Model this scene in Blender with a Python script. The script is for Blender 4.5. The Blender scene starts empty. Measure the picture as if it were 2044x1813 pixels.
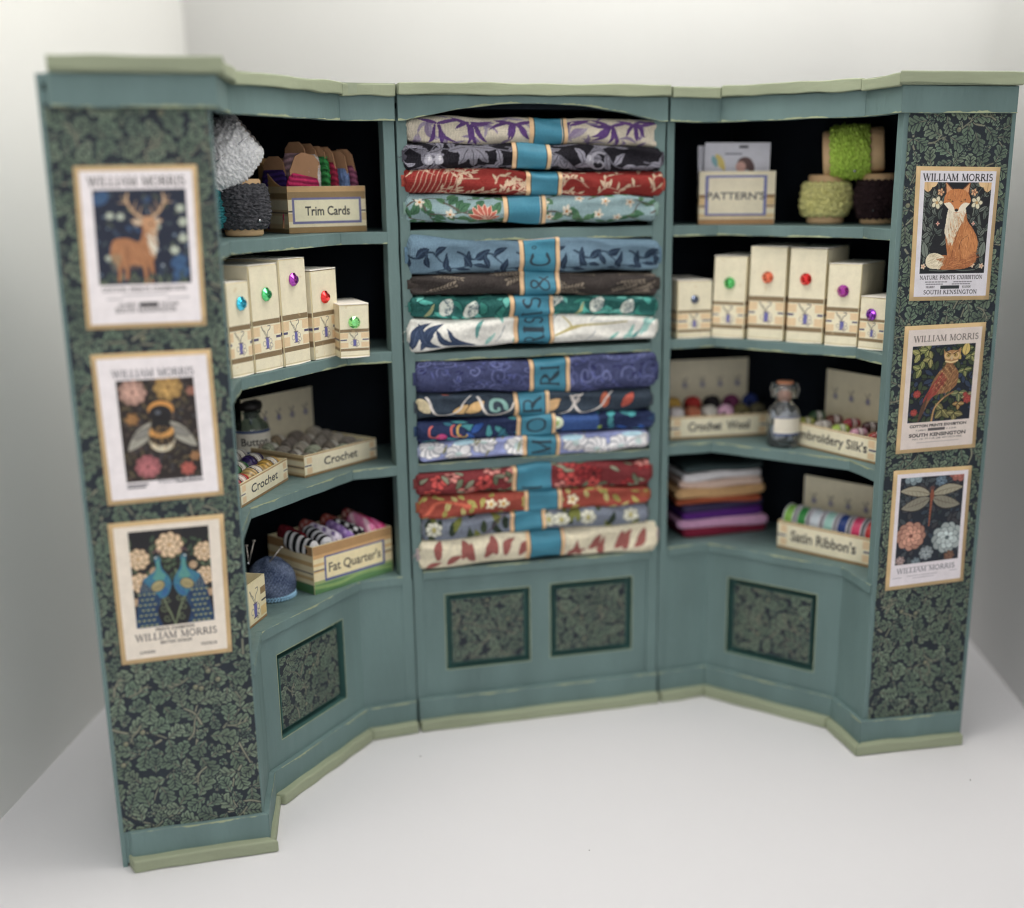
import bpy, math, random
import numpy as np
from mathutils import Vector, Matrix

# ---------------------------------------------------------------- camera, light, exposure
S = 0.01                                   # everything below is written in centimetres
SC = bpy.context.scene
COL = SC.collection
CAMC = np.array([-5.849287555801916, -36.87818911902414, 17.336859397098948])
CAMW = np.array([0.2686751655628284, -0.2635676353975379, -0.04493084316149852])
F, CX, CY = 2457.127329211019, 1072.0199764214701, 1041.5214832782608      # in a 2044 x 1813 frame
def rodrigues(w):
    th = np.linalg.norm(w); k = w/th
    K = np.array([[0,-k[2],k[1]],[k[2],0,-k[0]],[-k[1],k[0],0]])
    return np.eye(3)+np.sin(th)*K+(1-np.cos(th))*K@K
RW = rodrigues(CAMW) @ np.array([[1,0,0],[0,0,-1],[0,1,0]], float)          # rows: right, down, forward
cam = bpy.data.cameras.new('camera'); camo = bpy.data.objects.new('camera', cam); COL.objects.link(camo)
M = Matrix.Identity(4)
for r in range(3):
    M[r][0] = RW[0][r]; M[r][1] = -RW[1][r]; M[r][2] = -RW[2][r]; M[r][3] = CAMC[r]*S
camo.matrix_world = M
cam.sensor_fit = 'HORIZONTAL'; cam.sensor_width = 36; cam.lens = F/2044*36
cam.shift_x = -(CX-1022)/2044; cam.shift_y = (CY-906.5)/2044
cam.clip_start = 0.01; cam.clip_end = 20
cam.dof.use_dof = True; cam.dof.focus_distance = 34.4*S; cam.dof.aperture_fstop = 5.2
SC.camera = camo

world = bpy.data.worlds.new('World'); SC.world = world; world.use_nodes = True
bg = world.node_tree.nodes['Background']; bg.inputs[0].default_value = (0.965, 0.975, 1.0, 1); bg.inputs[1].default_value = 0.70
def area(name, loc, target, sx, sy, power, col=(1,1,1)):
    l = bpy.data.lights.new(name, 'AREA'); l.shape = 'RECTANGLE'; l.size = sx*S; l.size_y = sy*S; l.energy = power; l.color = col
    o = bpy.data.objects.new(name, l); COL.objects.link(o); o.location = Vector(loc)*S
    o.rotation_euler = (Vector(target)-Vector(loc)).to_track_quat('-Z','Y').to_euler(); return o
area('top_light', (4, -6, 46), (4, 0, 4), 36, 16, 1.25, (1.0, 0.962, 0.90))
area('front_light', (9, -60, 33), (2, 0, 9), 30, 22, 1.2, (1.0, 0.985, 0.96))
SC.view_settings.view_transform = 'Standard'; SC.view_settings.look = 'None'
SC.view_settings.exposure = 0.0; SC.view_settings.gamma = 1.0; SC.view_settings.use_curve_mapping = False
SC.cycles.max_bounces = 8; SC.cycles.use_denoising = True; SC.cycles.filter_width = 1.1

# ---------------------------------------------------------------- geometry of the place (fitted plan of the cabinet front)
N = ['LE0','LE1','LS','LB','LC','RC','RB','RS','RE1','RE0']
P = np.array([[-8.804,-6.257],[-5.254,-6.218],[-4.937,-3.877],[-1.728,-0.201],[0,0],[8.314,0],[10.137,0.101],[13.129,-3.644],[13.097,-5.504],[16.346,-5.703]])
H, LIDB, FRB, PT, ST = 20.0, 19.68, 18.97, 1.04, 0.36
D_LID, D_FR, D_PL, D_SL = .43, .22, .15, .39
def offs(d):
    out = []; n = len(P)
    def nr(a, b): t = (b-a)/np.linalg.norm(b-a); return np.array([t[1], -t[0]])
    for i in range(n):
        if i == 0: t = (P[1]-P[0])/np.linalg.norm(P[1]-P[0]); out.append(P[0]+nr(P[0],P[1])*d+t*(.17 if d > 0.03 else 0))
        elif i == n-1: out.append(P[-1]+nr(P[-2],P[-1])*d)
        else: a = nr(P[i-1],P[i]); b = nr(P[i],P[i+1]); out.append(P[i]+(a+b)*d/(1+a@b))
    return np.array(out)
def PO(name, d): return offs(d)[N.index(name)]
def ray(u, v): return RW.T @ np.array([(u-CX)/F, (v-CY)/F, 1.])
def on_z(u, v, z): d = ray(u, v); return CAMC+d*(z-CAMC[2])/d[2]
def on_seg(u, v, a, b, d=0.):          # hits the vertical plane through a front segment, d in front of it -> (s along, z, xyz)
    A, B = P[N.index(a)], P[N.index(b)]; t = (B-A)/np.linalg.norm(B-A); n = np.array([t[1],-t[0]])
    r = ray(u, v); k = (d-(CAMC[:2]-A)@n)/(r[:2]@n); X = CAMC+r*k
    return (X[:2]-A)@t, X[2], X
def zoomer(sc, ox, oy): return lambda x, y: ((x/sc+ox)/1.46771, (y/sc+oy)/1.46771)
ZL1, ZL2, ZL3 = zoomer(2.789,600,100), zoomer(2.789,600,650), zoomer(2.2662,600,1100)
ZR1, ZR2, ZR3 = zoomer(2.92,1950,180), zoomer(2.92,1950,650), zoomer(2.5893,1900,1000)

# ---------------------------------------------------------------- colour, materials
def lin(c):
    c = np.asarray(c, float)/255.; return np.where(c <= .04045, c/12.92, ((c+.055)/1.055)**2.4)
_m = {}
def mat(name, col, rough=.6, noise=.12, nscale=60, bump=.15, bscale=220, metal=0., spec=.4, coat=0., sheen=0., trans=0., stretch=(1,1,1), ior=1.45, alpha=1.):
    """procedural painted / paper / wood / thread surface; col is an albedo 0..1 triple"""
    if name in _m: return _m[name]
    m = bpy.data.materials.new(name); m.use_nodes = True; nt = m.node_tree; b = nt.nodes['Principled BSDF']
    tc = nt.nodes.new('ShaderNodeTexCoord'); mp = nt.nodes.new('ShaderNodeMapping'); mp.inputs['Scale'].default_value = stretch
    nt.links.new(tc.outputs['Object'], mp.inputs[0])
    n1 = nt.nodes.new('ShaderNodeTexNoise'); n1.inputs['Scale'].default_value = nscale; n1.inputs['Detail'].default_value = 5
    nt.links.new(mp.outputs[0], n1.inputs['Vector'])
    mr = nt.nodes.new('ShaderNodeMapRange'); mr.inputs[1].default_value = .3; mr.inputs[2].default_value = .7
    mr.inputs[3].default_value = 1-noise; mr.inputs[4].default_value = 1+noise
    nt.links.new(n1.outputs[0], mr.inputs[0])
    vm = nt.nodes.new('ShaderNodeVectorMath'); vm.operation = 'SCALE'; vm.inputs[0].default_value = col
    nt.links.new(mr.outputs[0], vm.inputs['Scale']); nt.links.new(vm.outputs[0], b.inputs['Base Color'])
    b.inputs['Roughness'].default_value = rough; b.inputs['Metallic'].default_value = metal
    b.inputs['Specular IOR Level'].default_value = spec; b.inputs['Coat Weight'].default_value = coat
    b.inputs['Sheen Weight'].default_value = sheen; b.inputs['Transmission Weight'].default_value = trans; b.inputs['IOR'].default_value = ior
    if bump:
        n2 = nt.nodes.new('ShaderNodeTexNoise'); n2.inputs['Scale'].default_value = bscale; n2.inputs['Detail'].default_value = 4
        nt.links.new(mp.outputs[0], n2.inputs['Vector'])
        bp = nt.nodes.new('ShaderNodeBump'); bp.inputs['Strength'].default_value = bump; bp.inputs['Distance'].default_value = .0007
        nt.links.new(n2.outputs[0], bp.inputs['Height']); nt.links.new(bp.outputs[0], b.inputs['Normal'])
    _m[name] = m; return m
def rgb(*c): return tuple(lin(c)/0.80)
def print_mat(name, rough=.55, weave=0., bump=.1, bscale=700, spec=.35, noise=.05):
    """printed paper or cloth: the ink sits in the colour attribute, grain and weave are nodes"""
    if name in _m: return _m[name]
    m = bpy.data.materials.new(name); m.use_nodes = True; nt = m.node_tree; b = nt.nodes['Principled BSDF']; L = nt.links.new
    at = nt.nodes.new('ShaderNodeAttribute'); at.attribute_name = 'ink'
    tc = nt.nodes.new('ShaderNodeTexCoord')
    n1 = nt.nodes.new('ShaderNodeTexNoise'); n1.inputs['Scale'].default_value = bscale*.5; n1.inputs['Detail'].default_value = 6
    L(tc.outputs['Object'], n1.inputs['Vector'])
    mr = nt.nodes.new('ShaderNodeMapRange'); mr.inputs[1].default_value = .3; mr.inputs[2].default_value = .7
    mr.inputs[3].default_value = 1-noise; mr.inputs[4].default_value = 1+noise; L(n1.outputs[0], mr.inputs[0])
    vm = nt.nodes.new('ShaderNodeVectorMath'); vm.operation = 'SCALE'; L(at.outputs['Color'], vm.inputs[0]); L(mr.outputs[0], vm.inputs['Scale'])
    last = vm.outputs[0]; hgt = n1.outputs[0]
    if weave:
        uv = nt.nodes.new('ShaderNodeUVMap'); sp = nt.nodes.new('ShaderNodeSeparateXYZ'); L(uv.outputs[0], sp.inputs[0])
        def wv(o):
            a = nt.nodes.new('ShaderNodeMath'); a.operation = 'MULTIPLY'; a.inputs[1].default_value = weave*2*math.pi; L(o, a.inputs[0])
            s = nt.nodes.new('ShaderNodeMath'); s.operation = 'SINE'; L(a.outputs[0], s.inputs[0]); return s.outputs[0]
        mx = nt.nodes.new('ShaderNodeMath'); mx.operation = 'MAXIMUM'; L(wv(sp.outputs[0]), mx.inputs[0]); L(wv(sp.outputs[1]), mx.inputs[1])
        r2 = nt.nodes.new('ShaderNodeMapRange'); r2.inputs[1].default_value = -.6; r2.inputs[2].default_value = .7; r2.inputs[3].default_value = .55; r2.inputs[4].default_value = 1.1
        L(mx.outputs[0], r2.inputs[0])
        v2 = nt.nodes.new('ShaderNodeVectorMath'); v2.operation = 'SCALE'; L(last, v2.inputs[0]); L(r2.outputs[0], v2.inputs['Scale']); last = v2.outputs[0]; hgt = mx.outputs[0]
    L(last, b.inputs['Base Color']); b.inputs['Roughness'].default_value = rough; b.inputs['Specular IOR Level'].default_value = spec
    bp = nt.nodes.new('ShaderNodeBump'); bp.inputs['Strength'].default_value = bump; bp.inputs['Distance'].default_value = .0002
    L(hgt, bp.inputs['Height']); L(bp.outputs[0], b.inputs['Normal'])
    _m[name] = m; return m

# ---------------------------------------------------------------- objects
def tag(o, label=None, cat=None, group=None, kind=None):
    if label: o['label'] = label
    if cat: o['category'] = cat
    if group: o['group'] = group
    if kind: o['kind'] = kind
    return o
def thing(name, label, cat, loc=(0,0,0), rz=0, group=None):
    o = bpy.data.objects.new(name, None); COL.objects.link(o); o.location = Vector(loc)*S; o.rotation_euler = (0,0,rz)
    o.empty_display_size = .005
    return tag(o, label, cat, group)
def mesh_obj(name, verts, faces, mats, parent=None, mi=None, smooth=False, org=(0,0,0), loc=None, bevel=0):
    me = bpy.data.meshes.new(name)
    v = (np.asarray(verts, float)-np.asarray(org, float))*S
    me.from_pydata(v.tolist(), [], faces)
    for m in (mats if isinstance(mats, (list, tuple)) else [mats]): me.materials.append(m)
    if mi is not None: me.polygons.foreach_set('material_index', mi)
    if smooth: me.polygons.foreach_set('use_smooth', [True]*len(me.polygons))
    me.update()
    o = bpy.data.objects.new(name, me); COL.objects.link(o)
    if parent: o.parent = parent
    if loc is not None: o.location = Vector(loc)*S
    if bevel:
        b = o.modifiers.new('bevel', 'BEVEL'); b.width = bevel*S; b.segments = 2; b.limit_method = 'ANGLE'; b.angle_limit = .7
    return o
class MB:
    def __init__(s): s.v = []; s.f = []; s.m = []
    def add(s, v, f, m=0):
        k = len(s.v); s.v += [tuple(map(float, x)) for x in v]; s.f += [tuple(i+k for i in q) for q in f]; s.m += [m]*len(f); return s
    def hexa(s, b, t, m=0):
        return s.add(list(b)+list(t), [(3,2,1,0),(4,5,6,7),(0,1,5,4),(1,2,6,5),(2,3,7,6),(3,0,4,7)], m)
    def box(s, x0,x1,y0,y1,z0,z1,m=0):
        return s.hexa([(x0,y0,z0),(x1,y0,z0),(x1,y1,z0),(x0,y1,z0)], [(x0,y0,z1),(x1,y0,z1),(x1,y1,z1),(x0,y1,z1)], m)
    def prism(s, pts, z0, z1, m=0):
        n = len(pts); a = sum(pts[i][0]*pts[(i+1)%n][1]-pts[(i+1)%n][0]*pts[i][1] for i in range(n))
        if a < 0: pts = pts[::-1]
        return s.add([(x,y,z0) for x,y in pts]+[(x,y,z1) for x,y in pts], [tuple(range(n))[::-1], tuple(range(n,2*n))]+[(i,(i+1)%n,n+(i+1)%n,n+i) for i in range(n)], m)
    def tube(s, pts, r, n=8, m=0, cap=True):
        pts = [np.asarray(p, float) for p in pts]; rs = r if hasattr(r, '__len__') else [r]*len(pts); V = []; Fc = []
        ref = np.array([0,0,1.]) if abs((pts[-1]-pts[0])[2]) < .9*np.linalg.norm(pts[-1]-pts[0])+1e-9 else np.array([1.,0,0])
        for i, p in enumerate(pts):
            t = pts[min(i+1,len(pts)-1)]-pts[max(i-1,0)]; t = t/(np.linalg.norm(t)+1e-12)
            a = np.cross(t, ref); a = a/(np.linalg.norm(a)+1e-9); b = np.cross(t, a)
            V += [p+rs[i]*(math.cos(2*math.pi*k/n)*a+math.sin(2*math.pi*k/n)*b) for k in range(n)]
        for i in range(len(pts)-1): Fc += [(i*n+k, i*n+(k+1)%n, (i+1)*n+(k+1)%n, (i+1)*n+k) for k in range(n)]
        if cap: Fc += [tuple(range(n))[::-1], tuple((len(pts)-1)*n+k for k in range(n))]
        return s.add(V, Fc, m)
    def lathe(s, prof, n=32, m=0, c=(0,0,0)):
        V = []; Fc = []
        for r, z in prof: V += [(c[0]+r*math.cos(2*math.pi*k/n), c[1]+r*math.sin(2*math.pi*k/n), c[2]+z) for k in range(n)]
        for i in range(len(prof)-1): Fc += [(i*n+k, i*n+(k+1)%n, (i+1)*n+(k+1)%n, (i+1)*n+k) for k in range(n)]
        Fc += [tuple(range(n))[::-1], tuple((len(prof)-1)*n+k for k in range(n))]
        return s.add(V, Fc, m)
    def build(s, name, mats, parent=None, smooth=False, org=(0,0,0), loc=None, bevel=0):
        return mesh_obj(name, s.v, s.f, mats, parent, s.m, smooth, org, loc, bevel)
def ink_albedo(ink):
    c = lin(np.clip(ink, 0, 255)); g = (c@np.array([.25,.6,.15]))[...,None]; return (g+(c-g)*.84)/.86
def grid_obj(name, XYZ, ink, m, parent=None, org=(0,0,0), smooth=True, closed=False):
    """a printed sheet: one vertex per sample of the painted canvas (rows, cols)"""
    Hh, Ww = XYZ.shape[:2]; v = ((XYZ.reshape(-1,3)-np.asarray(org, float))*S)
    i = np.arange(Hh*Ww).reshape(Hh, Ww); q = np.stack([i[:-1,:-1], i[:-1,1:], i[1:,1:], i[1:,:-1]], -1).reshape(-1)
    if closed: q = np.concatenate([q, np.stack([i[:-1,-1], i[:-1,0], i[1:,0], i[1:,-1]], -1).reshape(-1)])
    nf = len(q)//4
    me = bpy.data.meshes.new(name); me.vertices.add(len(v)); me.vertices.foreach_set('co', v.astype(np.float32).ravel())
    me.loops.add(len(q)); me.loops.foreach_set('vertex_index', q.astype(np.int32)); me.polygons.add(nf)
    me.polygons.foreach_set('loop_start', np.arange(0, nf*4, 4, dtype=np.int32))
    if smooth: me.polygons.foreach_set('use_smooth', np.ones(nf, bool))
    me.update(calc_edges=True)
    if ink is not None:
        at = me.color_attributes.new('ink', 'FLOAT_COLOR', 'POINT')
        c = np.ones((Hh*Ww, 4), np.float32); c[:, :3] = ink_albedo(ink).reshape(-1,3); at.data.foreach_set('color', c.ravel())
    uv = me.uv_layers.new(name='UVMap')
    jj, ii = np.meshgrid(np.arange(Ww), np.arange(Hh)); dx = np.linalg.norm(XYZ[Hh//2, Ww//2]-XYZ[Hh//2, Ww//2-1]); dy = np.linalg.norm(XYZ[Hh//2, Ww//2]-XYZ[Hh//2-1, Ww//2])
    U = np.stack([jj*dx, ii*dy], -1).reshape(-1,2)[q]; uv.data.foreach_set('uv', U.astype(np.float32).ravel())
    me.materials.append(m); me.validate()
    o = bpy.data.objects.new(name, me); COL.objects.link(o)
    if parent: o.parent = parent
    return o

# ---------------------------------------------------------------- canvas: ink drawn with numpy, in centimetres, y up
class Cv:
    def __init__(s, w, h, ppu, bg):
        s.w, s.h, s.k = w, h, ppu; s.W, s.H = max(3,int(w*ppu)+1), max(3,int(h*ppu)+1)
        s.a = np.empty((s.H, s.W, 3)); s.a[:] = bg; s.X = np.linspace(0, w, s.W); s.Y = np.linspace(0, h, s.H)
    def _box(s, x0, x1, y0, y1):
        i0, i1 = np.searchsorted(s.X, [x0, x1]); j0, j1 = np.searchsorted(s.Y, [y0, y1]); return max(0,i0-1), min(s.W,i1+1), max(0,j0-1), min(s.H,j1+1)
    def poly(s, p, col, a=1.):
        p = np.asarray(p, float); i0,i1,j0,j1 = s._box(p[:,0].min(), p[:,0].max(), p[:,1].min(), p[:,1].max())
        if i1-i0 < 1 or j1-j0 < 1: return
        X, Y = s.X[i0:i1][None,:], s.Y[j0:j1][:,None]; ins = np.zeros((j1-j0, i1-i0), bool)
        for (xa,ya),(xb,yb) in zip(p, np.roll(p, -1, 0)):
            if ya == yb: continue
            ins ^= ((ya > Y) != (yb > Y)) & (X < (xb-xa)*(Y-ya)/(yb-ya)+xa)
        r = s.a[j0:j1, i0:i1]; r[ins] = r[ins]*(1-a)+np.array(col, float)*a
    def stroke(s, p, wd, col, w1=None, a=1.):
        p = np.asarray(p, float); n = len(p)-1; w1 = wd if w1 is None else w1
        for k in range(n):
            A, B = p[k], p[k+1]; ra = (wd+(w1-wd)*k/n)/2; rb = (wd+(w1-wd)*(k+1)/n)/2; R = max(ra, rb)+1/s.k
            i0,i1,j0,j1 = s._box(min(A[0],B[0])-R, max(A[0],B[0])+R, min(A[1],B[1])-R, max(A[1],B[1])+R)
            if i1-i0 < 1 or j1-j0 < 1: continue
            X, Y = s.X[i0:i1][None,:], s.Y[j0:j1][:,None]; d = B-A; L2 = d@d+1e-12
            t = np.clip(((X-A[0])*d[0]+(Y-A[1])*d[1])/L2, 0, 1); dd = np.hypot(X-A[0]-t*d[0], Y-A[1]-t*d[1])
            al = np.clip((ra+(rb-ra)*t-dd)*s.k+.5, 0, 1)[...,None]*a; r = s.a[j0:j1, i0:i1]; r[:] = r*(1-al)+np.array(col, float)*al
    def ell(s, cx, cy, rx, ry, col, rot=0, a=1.):
        R = max(rx, ry)+1/s.k; i0,i1,j0,j1 = s._box(cx-R, cx+R, cy-R, cy+R)
        if i1-i0 < 1 or j1-j0 < 1: return
        X, Y = s.X[i0:i1][None,:]-cx, s.Y[j0:j1][:,None]-cy; c, q = math.cos(rot), math.sin(rot)
        d = np.hypot((X*c+Y*q)/rx, (-X*q+Y*c)/ry); al = np.clip((1-d)*min(rx,ry)*s.k+.5, 0, 1)[...,None]*a
        r = s.a[j0:j1, i0:i1]; r[:] = r*(1-al)+np.array(col, float)*al
    def rect(s, x0, y0, x1, y1, col): s.poly([(x0,y0),(x1,y0),(x1,y1),(x0,y1)], col)
    def frame(s, x0, y0, x1, y1, w, col):
        for q in (((x0,y0),(x1,y0)),((x1,y0),(x1,y1)),((x1,y1),(x0,y1)),((x0,y1),(x0,y0))): s.stroke(q, w, col)
    def grain(s, amp, seed=0):
        g = np.random.default_rng(seed).normal(0, amp, (s.H, s.W, 1)); s.a += g; return s
def leaf_pts(x, y, ang, L, W, lobes=0, depth=.28, bend=0.):
    n = 14 if not lobes else lobes*8; t = np.linspace(0, 1, n); w = W*np.sin(math.pi*np.clip(t,0,1)**.85)**.8
    if lobes: w = w*(1-depth+depth*np.abs(np.sin(math.pi*(lobes*t+.15)))**.55)
    c = np.stack([t*L, bend*L*np.sin(math.pi*t)], 1); up = c+np.stack([np.zeros(n), w/2], 1); dn = c-np.stack([np.zeros(n), w/2], 1)
    q = np.concatenate([up, dn[::-1]]); ca, sa = math.cos(ang), math.sin(ang)
    R = np.array([[ca,-sa],[sa,ca]]); return q@R.T+[x,y], c@R.T+[x,y]
def leaf(cv, x, y, ang, L, W, col, edge=None, vein=None, lobes=0, bend=0., ew=.03):
    if edge is not None: q, _ = leaf_pts(x-math.cos(ang)*ew, y-math.sin(ang)*ew, ang, L+2*ew, W+2*ew, lobes, bend=bend); cv.poly(q, edge)
    q, c = leaf_pts(x, y, ang, L, W, lobes, bend=bend); cv.poly(q, col)
    if vein is not None: cv.stroke(c[:int(len(c)*.92)], max(.018, W*.06), vein, .008)
def flower(cv, x, y, r, n, col, ctr, edge=None, rot=0., sq=1.):
    for k in range(n):
        a = rot+2*math.pi*k/n
        if edge is not None: cv.ell(x+math.cos(a)*r*.55, y+math.sin(a)*r*.55*sq, r*.5+.012, r*.36+.012, edge, a)
        cv.ell(x+math.cos(a)*r*.55, y+math.sin(a)*r*.55*sq, r*.46, r*.32, col, a)
    cv.ell(x, y, r*.26, r*.26*sq, ctr)
def curve(p, n=14):           # smooth path through control points
    p = np.asarray(p, float); q = np.vstack([2*p[0]-p[1], p, 2*p[-1]-p[-2]]); out = []
    for i in range(1, len(q)-2):
        for t in np.linspace(0, 1, n, endpoint=False):
            out.append(.5*((2*q[i])+(-q[i-1]+q[i+1])*t+(2*q[i-1]-5*q[i]+4*q[i+1]-q[i+2])*t*t+(-q[i-1]+3*q[i]-3*q[i+1]+q[i+2])*t**3))
    out.append(q[-2]); return np.array(out)
def scroll(cv, x, y, r, w, col, a0=0., turns=1.2, sgn=1):
    t = np.linspace(0, 1, 26); a = a0+sgn*t*turns*2*math.pi; rr = r*(1-.8*t); cv.stroke(np.stack([x+rr*np.cos(a), y+rr*np.sin(a)], 1), w, col, w*.6)

# lettering: a drawn roman alphabet, thick and thin strokes with serifs
TK, TN = .17, .065
def _arc(cx, cy, rx, ry, a0, a1, n=12): t = np.radians(np.linspace(a0, a1, n)); return [(cx+rx*math.cos(x), cy+ry*math.sin(x)) for x in t]
GL = {
 'A': (.8,[([(.06,0),(.4,1)],TN),([(.4,1),(.74,0)],TK),([(.2,.36),(.62,.36)],TN)],[(.06,0),(.74,0)]),
 'B': (.68,[([(.16,0),(.16,1)],TK),([(.16,1),(.4,1)]+_arc(.4,.77,.17,.23,90,-90)+[(.16,.54)],.1),([(.4,.54)]+_arc(.4,.27,.22,.27,90,-90)+[(.16,0)],.11)],[]),
 'C': (.78,[(_arc(.45,.5,.36,.5,50,310,18),.12)],[]),
 'D': (.8,[([(.16,0),(.16,1)],TK),([(.16,1),(.36,1)]+_arc(.36,.5,.36,.5,90,-90)+[(.16,0)],.11)],[]),
 'E': (.66,[([(.16,0),(.16,1)],TK),([(.16,1),(.58,1),(.58,.86)],TN),([(.16,.52),(.46,.52)],TN),([(.16,0),(.6,0),(.6,.16)],TN)],[(.16,0)]),
 'F': (.62,[([(.16,0),(.16,1)],TK),([(.16,1),(.56,1),(.56,.86)],TN),([(.16,.52),(.44,.52)],TN)],[(.16,0)]),
 'G': (.82,[(_arc(.45,.5,.36,.5,50,320,18),.12),([(.72,.0),(.72,.42)],TK)],[(.7,.42)]),
 'H': (.86,[([(.16,0),(.16,1)],TK),([(.7,0),(.7,1)],TK),([(.16,.52),(.7,.52)],TN)],[(.16,0),(.16,1),(.7,0),(.7,1)]),
 'I': (.36,[([(.18,0),(.18,1)],TK)],[(.18,0),(.18,1)]),
 'K': (.8,[([(.16,0),(.16,1)],TK),([(.16,.42),(.66,1)],TN),([(.32,.6),(.7,0)],TK)],[(.16,0),(.16,1),(.7,0)]),
 'L': (.64,[([(.16,0),(.16,1)],TK),([(.16,0),(.58,0),(.58,.2)],TN)],[(.16,1),(.16,0)]),
 'M': (1.0,[([(.14,0),(.16,1)],TN),([(.16,1),(.5,.05)],TK),([(.5,.05),(.84,1)],TN),([(.84,1),(.86,0)],TK)],[(.14,0),(.86,0),(.12,1),(.88,1)]),
 'N': (.86,[([(.14,0),(.14,1)],TN),([(.14,1),(.72,0)],TK),([(.72,0),(.72,1)],TN)],[(.14,0),(.12,1),(.72,1)]),
 'O': (.88,[(_arc(.44,.5,.36,.5,0,360,24),.12)],[]),
 'P': (.68,[([(.16,0),(.16,1)],TK),([(.16,1),(.38,1)]+_arc(.38,.74,.22,.26,90,-90)+[(.16,.48)],.1)],[(.16,0)]),
 'R': (.78,[([(.16,0),(.16,1)],TK),([(.16,1),(.38,1)]+_arc(.38,.75,.21,.25,90,-90)+[(.16,.5)],.1),([(.38,.5),(.7,0)],TK)],[(.16,0),(.72,0)]),
 'S': (.62,[(_arc(.32,.76,.2,.24,40,270,12)[:-1]+_arc(.3,.26,.23,.26,90,-150,12),.12)],[]),
 'T': (.72,[([(.36,0),(.36,1)],TK),([(.06,.86),(.06,1),(.66,1),(.66,.86)],TN)],[(.36,0)]),
 'U': (.84,[([(.16,1),(.16,.3)]+_arc(.42,.3,.26,.3,180,360,10)+[(.68,1)],.11)],[(.16,1),(.68,1)]),
 'W': (1.1,[([(.06,1),(.32,0)],TK),([(.32,0),(.55,1)],TN),([(.55,1),(.8,0)],TK),([(.8,0),(1.04,1)],TN)],[(.06,1),(.55,1),(1.04,1)]),
 'X': (.76,[([(.08,1),(.68,0)],TK),([(.08,0),(.66,1)],TN)],[(.08,1),(.66,1),(.08,0),(.68,0)]),
 '&': (.86,[([(.78,.02),(.3,.72)]+_arc(.4,.83,.14,.17,200,-20,10)+[(.5,.68),(.22,.42)]+_arc(.34,.22,.23,.22,140,350,12)+[(.74,.5)],.09)],[]),
 'o': (.6,[(_arc(.3,.3,.22,.3,0,360,18),.1)],[]),
}
def serif_text(cv, txt, x, y, h, col, width=None, center=False, rot=0., track=.06, bold=1.):
    ws = [GL[c][0] if c in GL else .4 for c in txt]; tot = (sum(ws)+track*(len(txt)-1))*h; sx = 1.
    if width: sx = width/tot; tot = width
    cx = -tot/2 if center else 0.; ca, sa = math.cos(rot), math.sin(rot)
    def tr(p): return [(x+(cx+px*h*sx)*ca-py*h*sa, y+(cx+px*h*sx)*sa+py*h*ca) for px, py in p]
    for c, w in zip(txt, ws):
        if c in GL:
            for p, t in GL[c][1]: cv.stroke(tr(p), t*h*bold, col)
            for sxx, sy in GL[c][2]: cv.stroke(tr([(sxx-.11,sy),(sxx+.11,sy)]), TN*h*bold, col)
        cx += (w+track)*h*sx
_fc = {}
def font_polys(txt):
    if txt in _fc: return _fc[txt]
    c = bpy.data.curves.new('lettering', 'FONT'); c.body = txt; c.resolution_u = 3; o = bpy.data.objects.new('lettering', c); COL.objects.link(o)
    bpy.context.view_layer.update(); me = bpy.data.meshes.new_from_object(o.evaluated_get(bpy.context.evaluated_depsgraph_get()))
    v = np.array([x.co[:2] for x in me.vertices]); ps = [v[list(p.vertices)] for p in me.polygons]
    bpy.data.objects.remove(o); bpy.data.curves.remove(c); bpy.data.meshes.remove(me)
    _fc[txt] = (ps, v[:,0].min(), v[:,0].max()); return _fc[txt]
def sans_text(cv, txt, x, y, h, col, width=None, center=True, rot=0., grow=0.):
    ps, a, b = font_polys(txt); k = h/.73; sx = k if not width else width/(b-a); ca, sa = math.cos(rot), math.sin(rot)
    for p in ps:
        q = np.stack([(p[:,0]-((a+b)/2 if center else a))*sx, p[:,1]*k], 1); q = q@np.array([[ca,sa],[-sa,ca]])+[x,y]
        cv.poly(q, col)
        if grow:
            cv.stroke(np.vstack([q, q[:1]]), grow, col)

# ---------------------------------------------------------------- materials of the place
def paint_mat():
    m = mat('teal_chalk_paint', rgb(97,118,117), .6, .13, 60, .8, 230, stretch=(1,1,.3), spec=.3); return m
TEAL = paint_mat()
SAGE = mat('sage_green_paint', rgb(138,145,122), .65, .12, 60, .6, 220, stretch=(.4,.4,1))
WORN = mat('rubbed_cream_edge', rgb(150,158,128), .7, .15, 300, .3, 400)
DEEP = mat('recess_teal', rgb(58,92,88), .6, .1, 60, .3, 200)  # darker teal on recess walls, recess backs and raised-field sides
DARK = mat('interior_shade', (.006,.009,.014), .85, .2, 80, .1, 200, spec=.15)  # near-black colour stands in for the deep shade inside the units
KRAFT = mat('kraft_card', rgb(190,150,100), .7, .12, 200, .25, 600)
CREAM = mat('cream_card', rgb(234,222,184), .6, .05, 120, .2, 500)
WHITECARD = mat('white_card_edge', rgb(228,222,212), .6, .05, 120, .2, 500)
STEEL = mat('pin_steel', (.75,.75,.78), .22, 0, 50, 0, metal=1.)
PRINT = print_mat('printed_card', .5); PAPER = print_mat('printed_wallpaper', .6, bump=.12, noise=.1)
CLOTH = print_mat('printed_cotton', .85, weave=22, bump=.7, spec=.15); CLOTHP = print_mat('printed_cotton_plain', .85, bump=.35, bscale=1500, spec=.15, noise=.12)
YARN = print_mat('crochet_thread', .85, bump=.5, bscale=2500, spec=.2, noise=.18)

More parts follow.
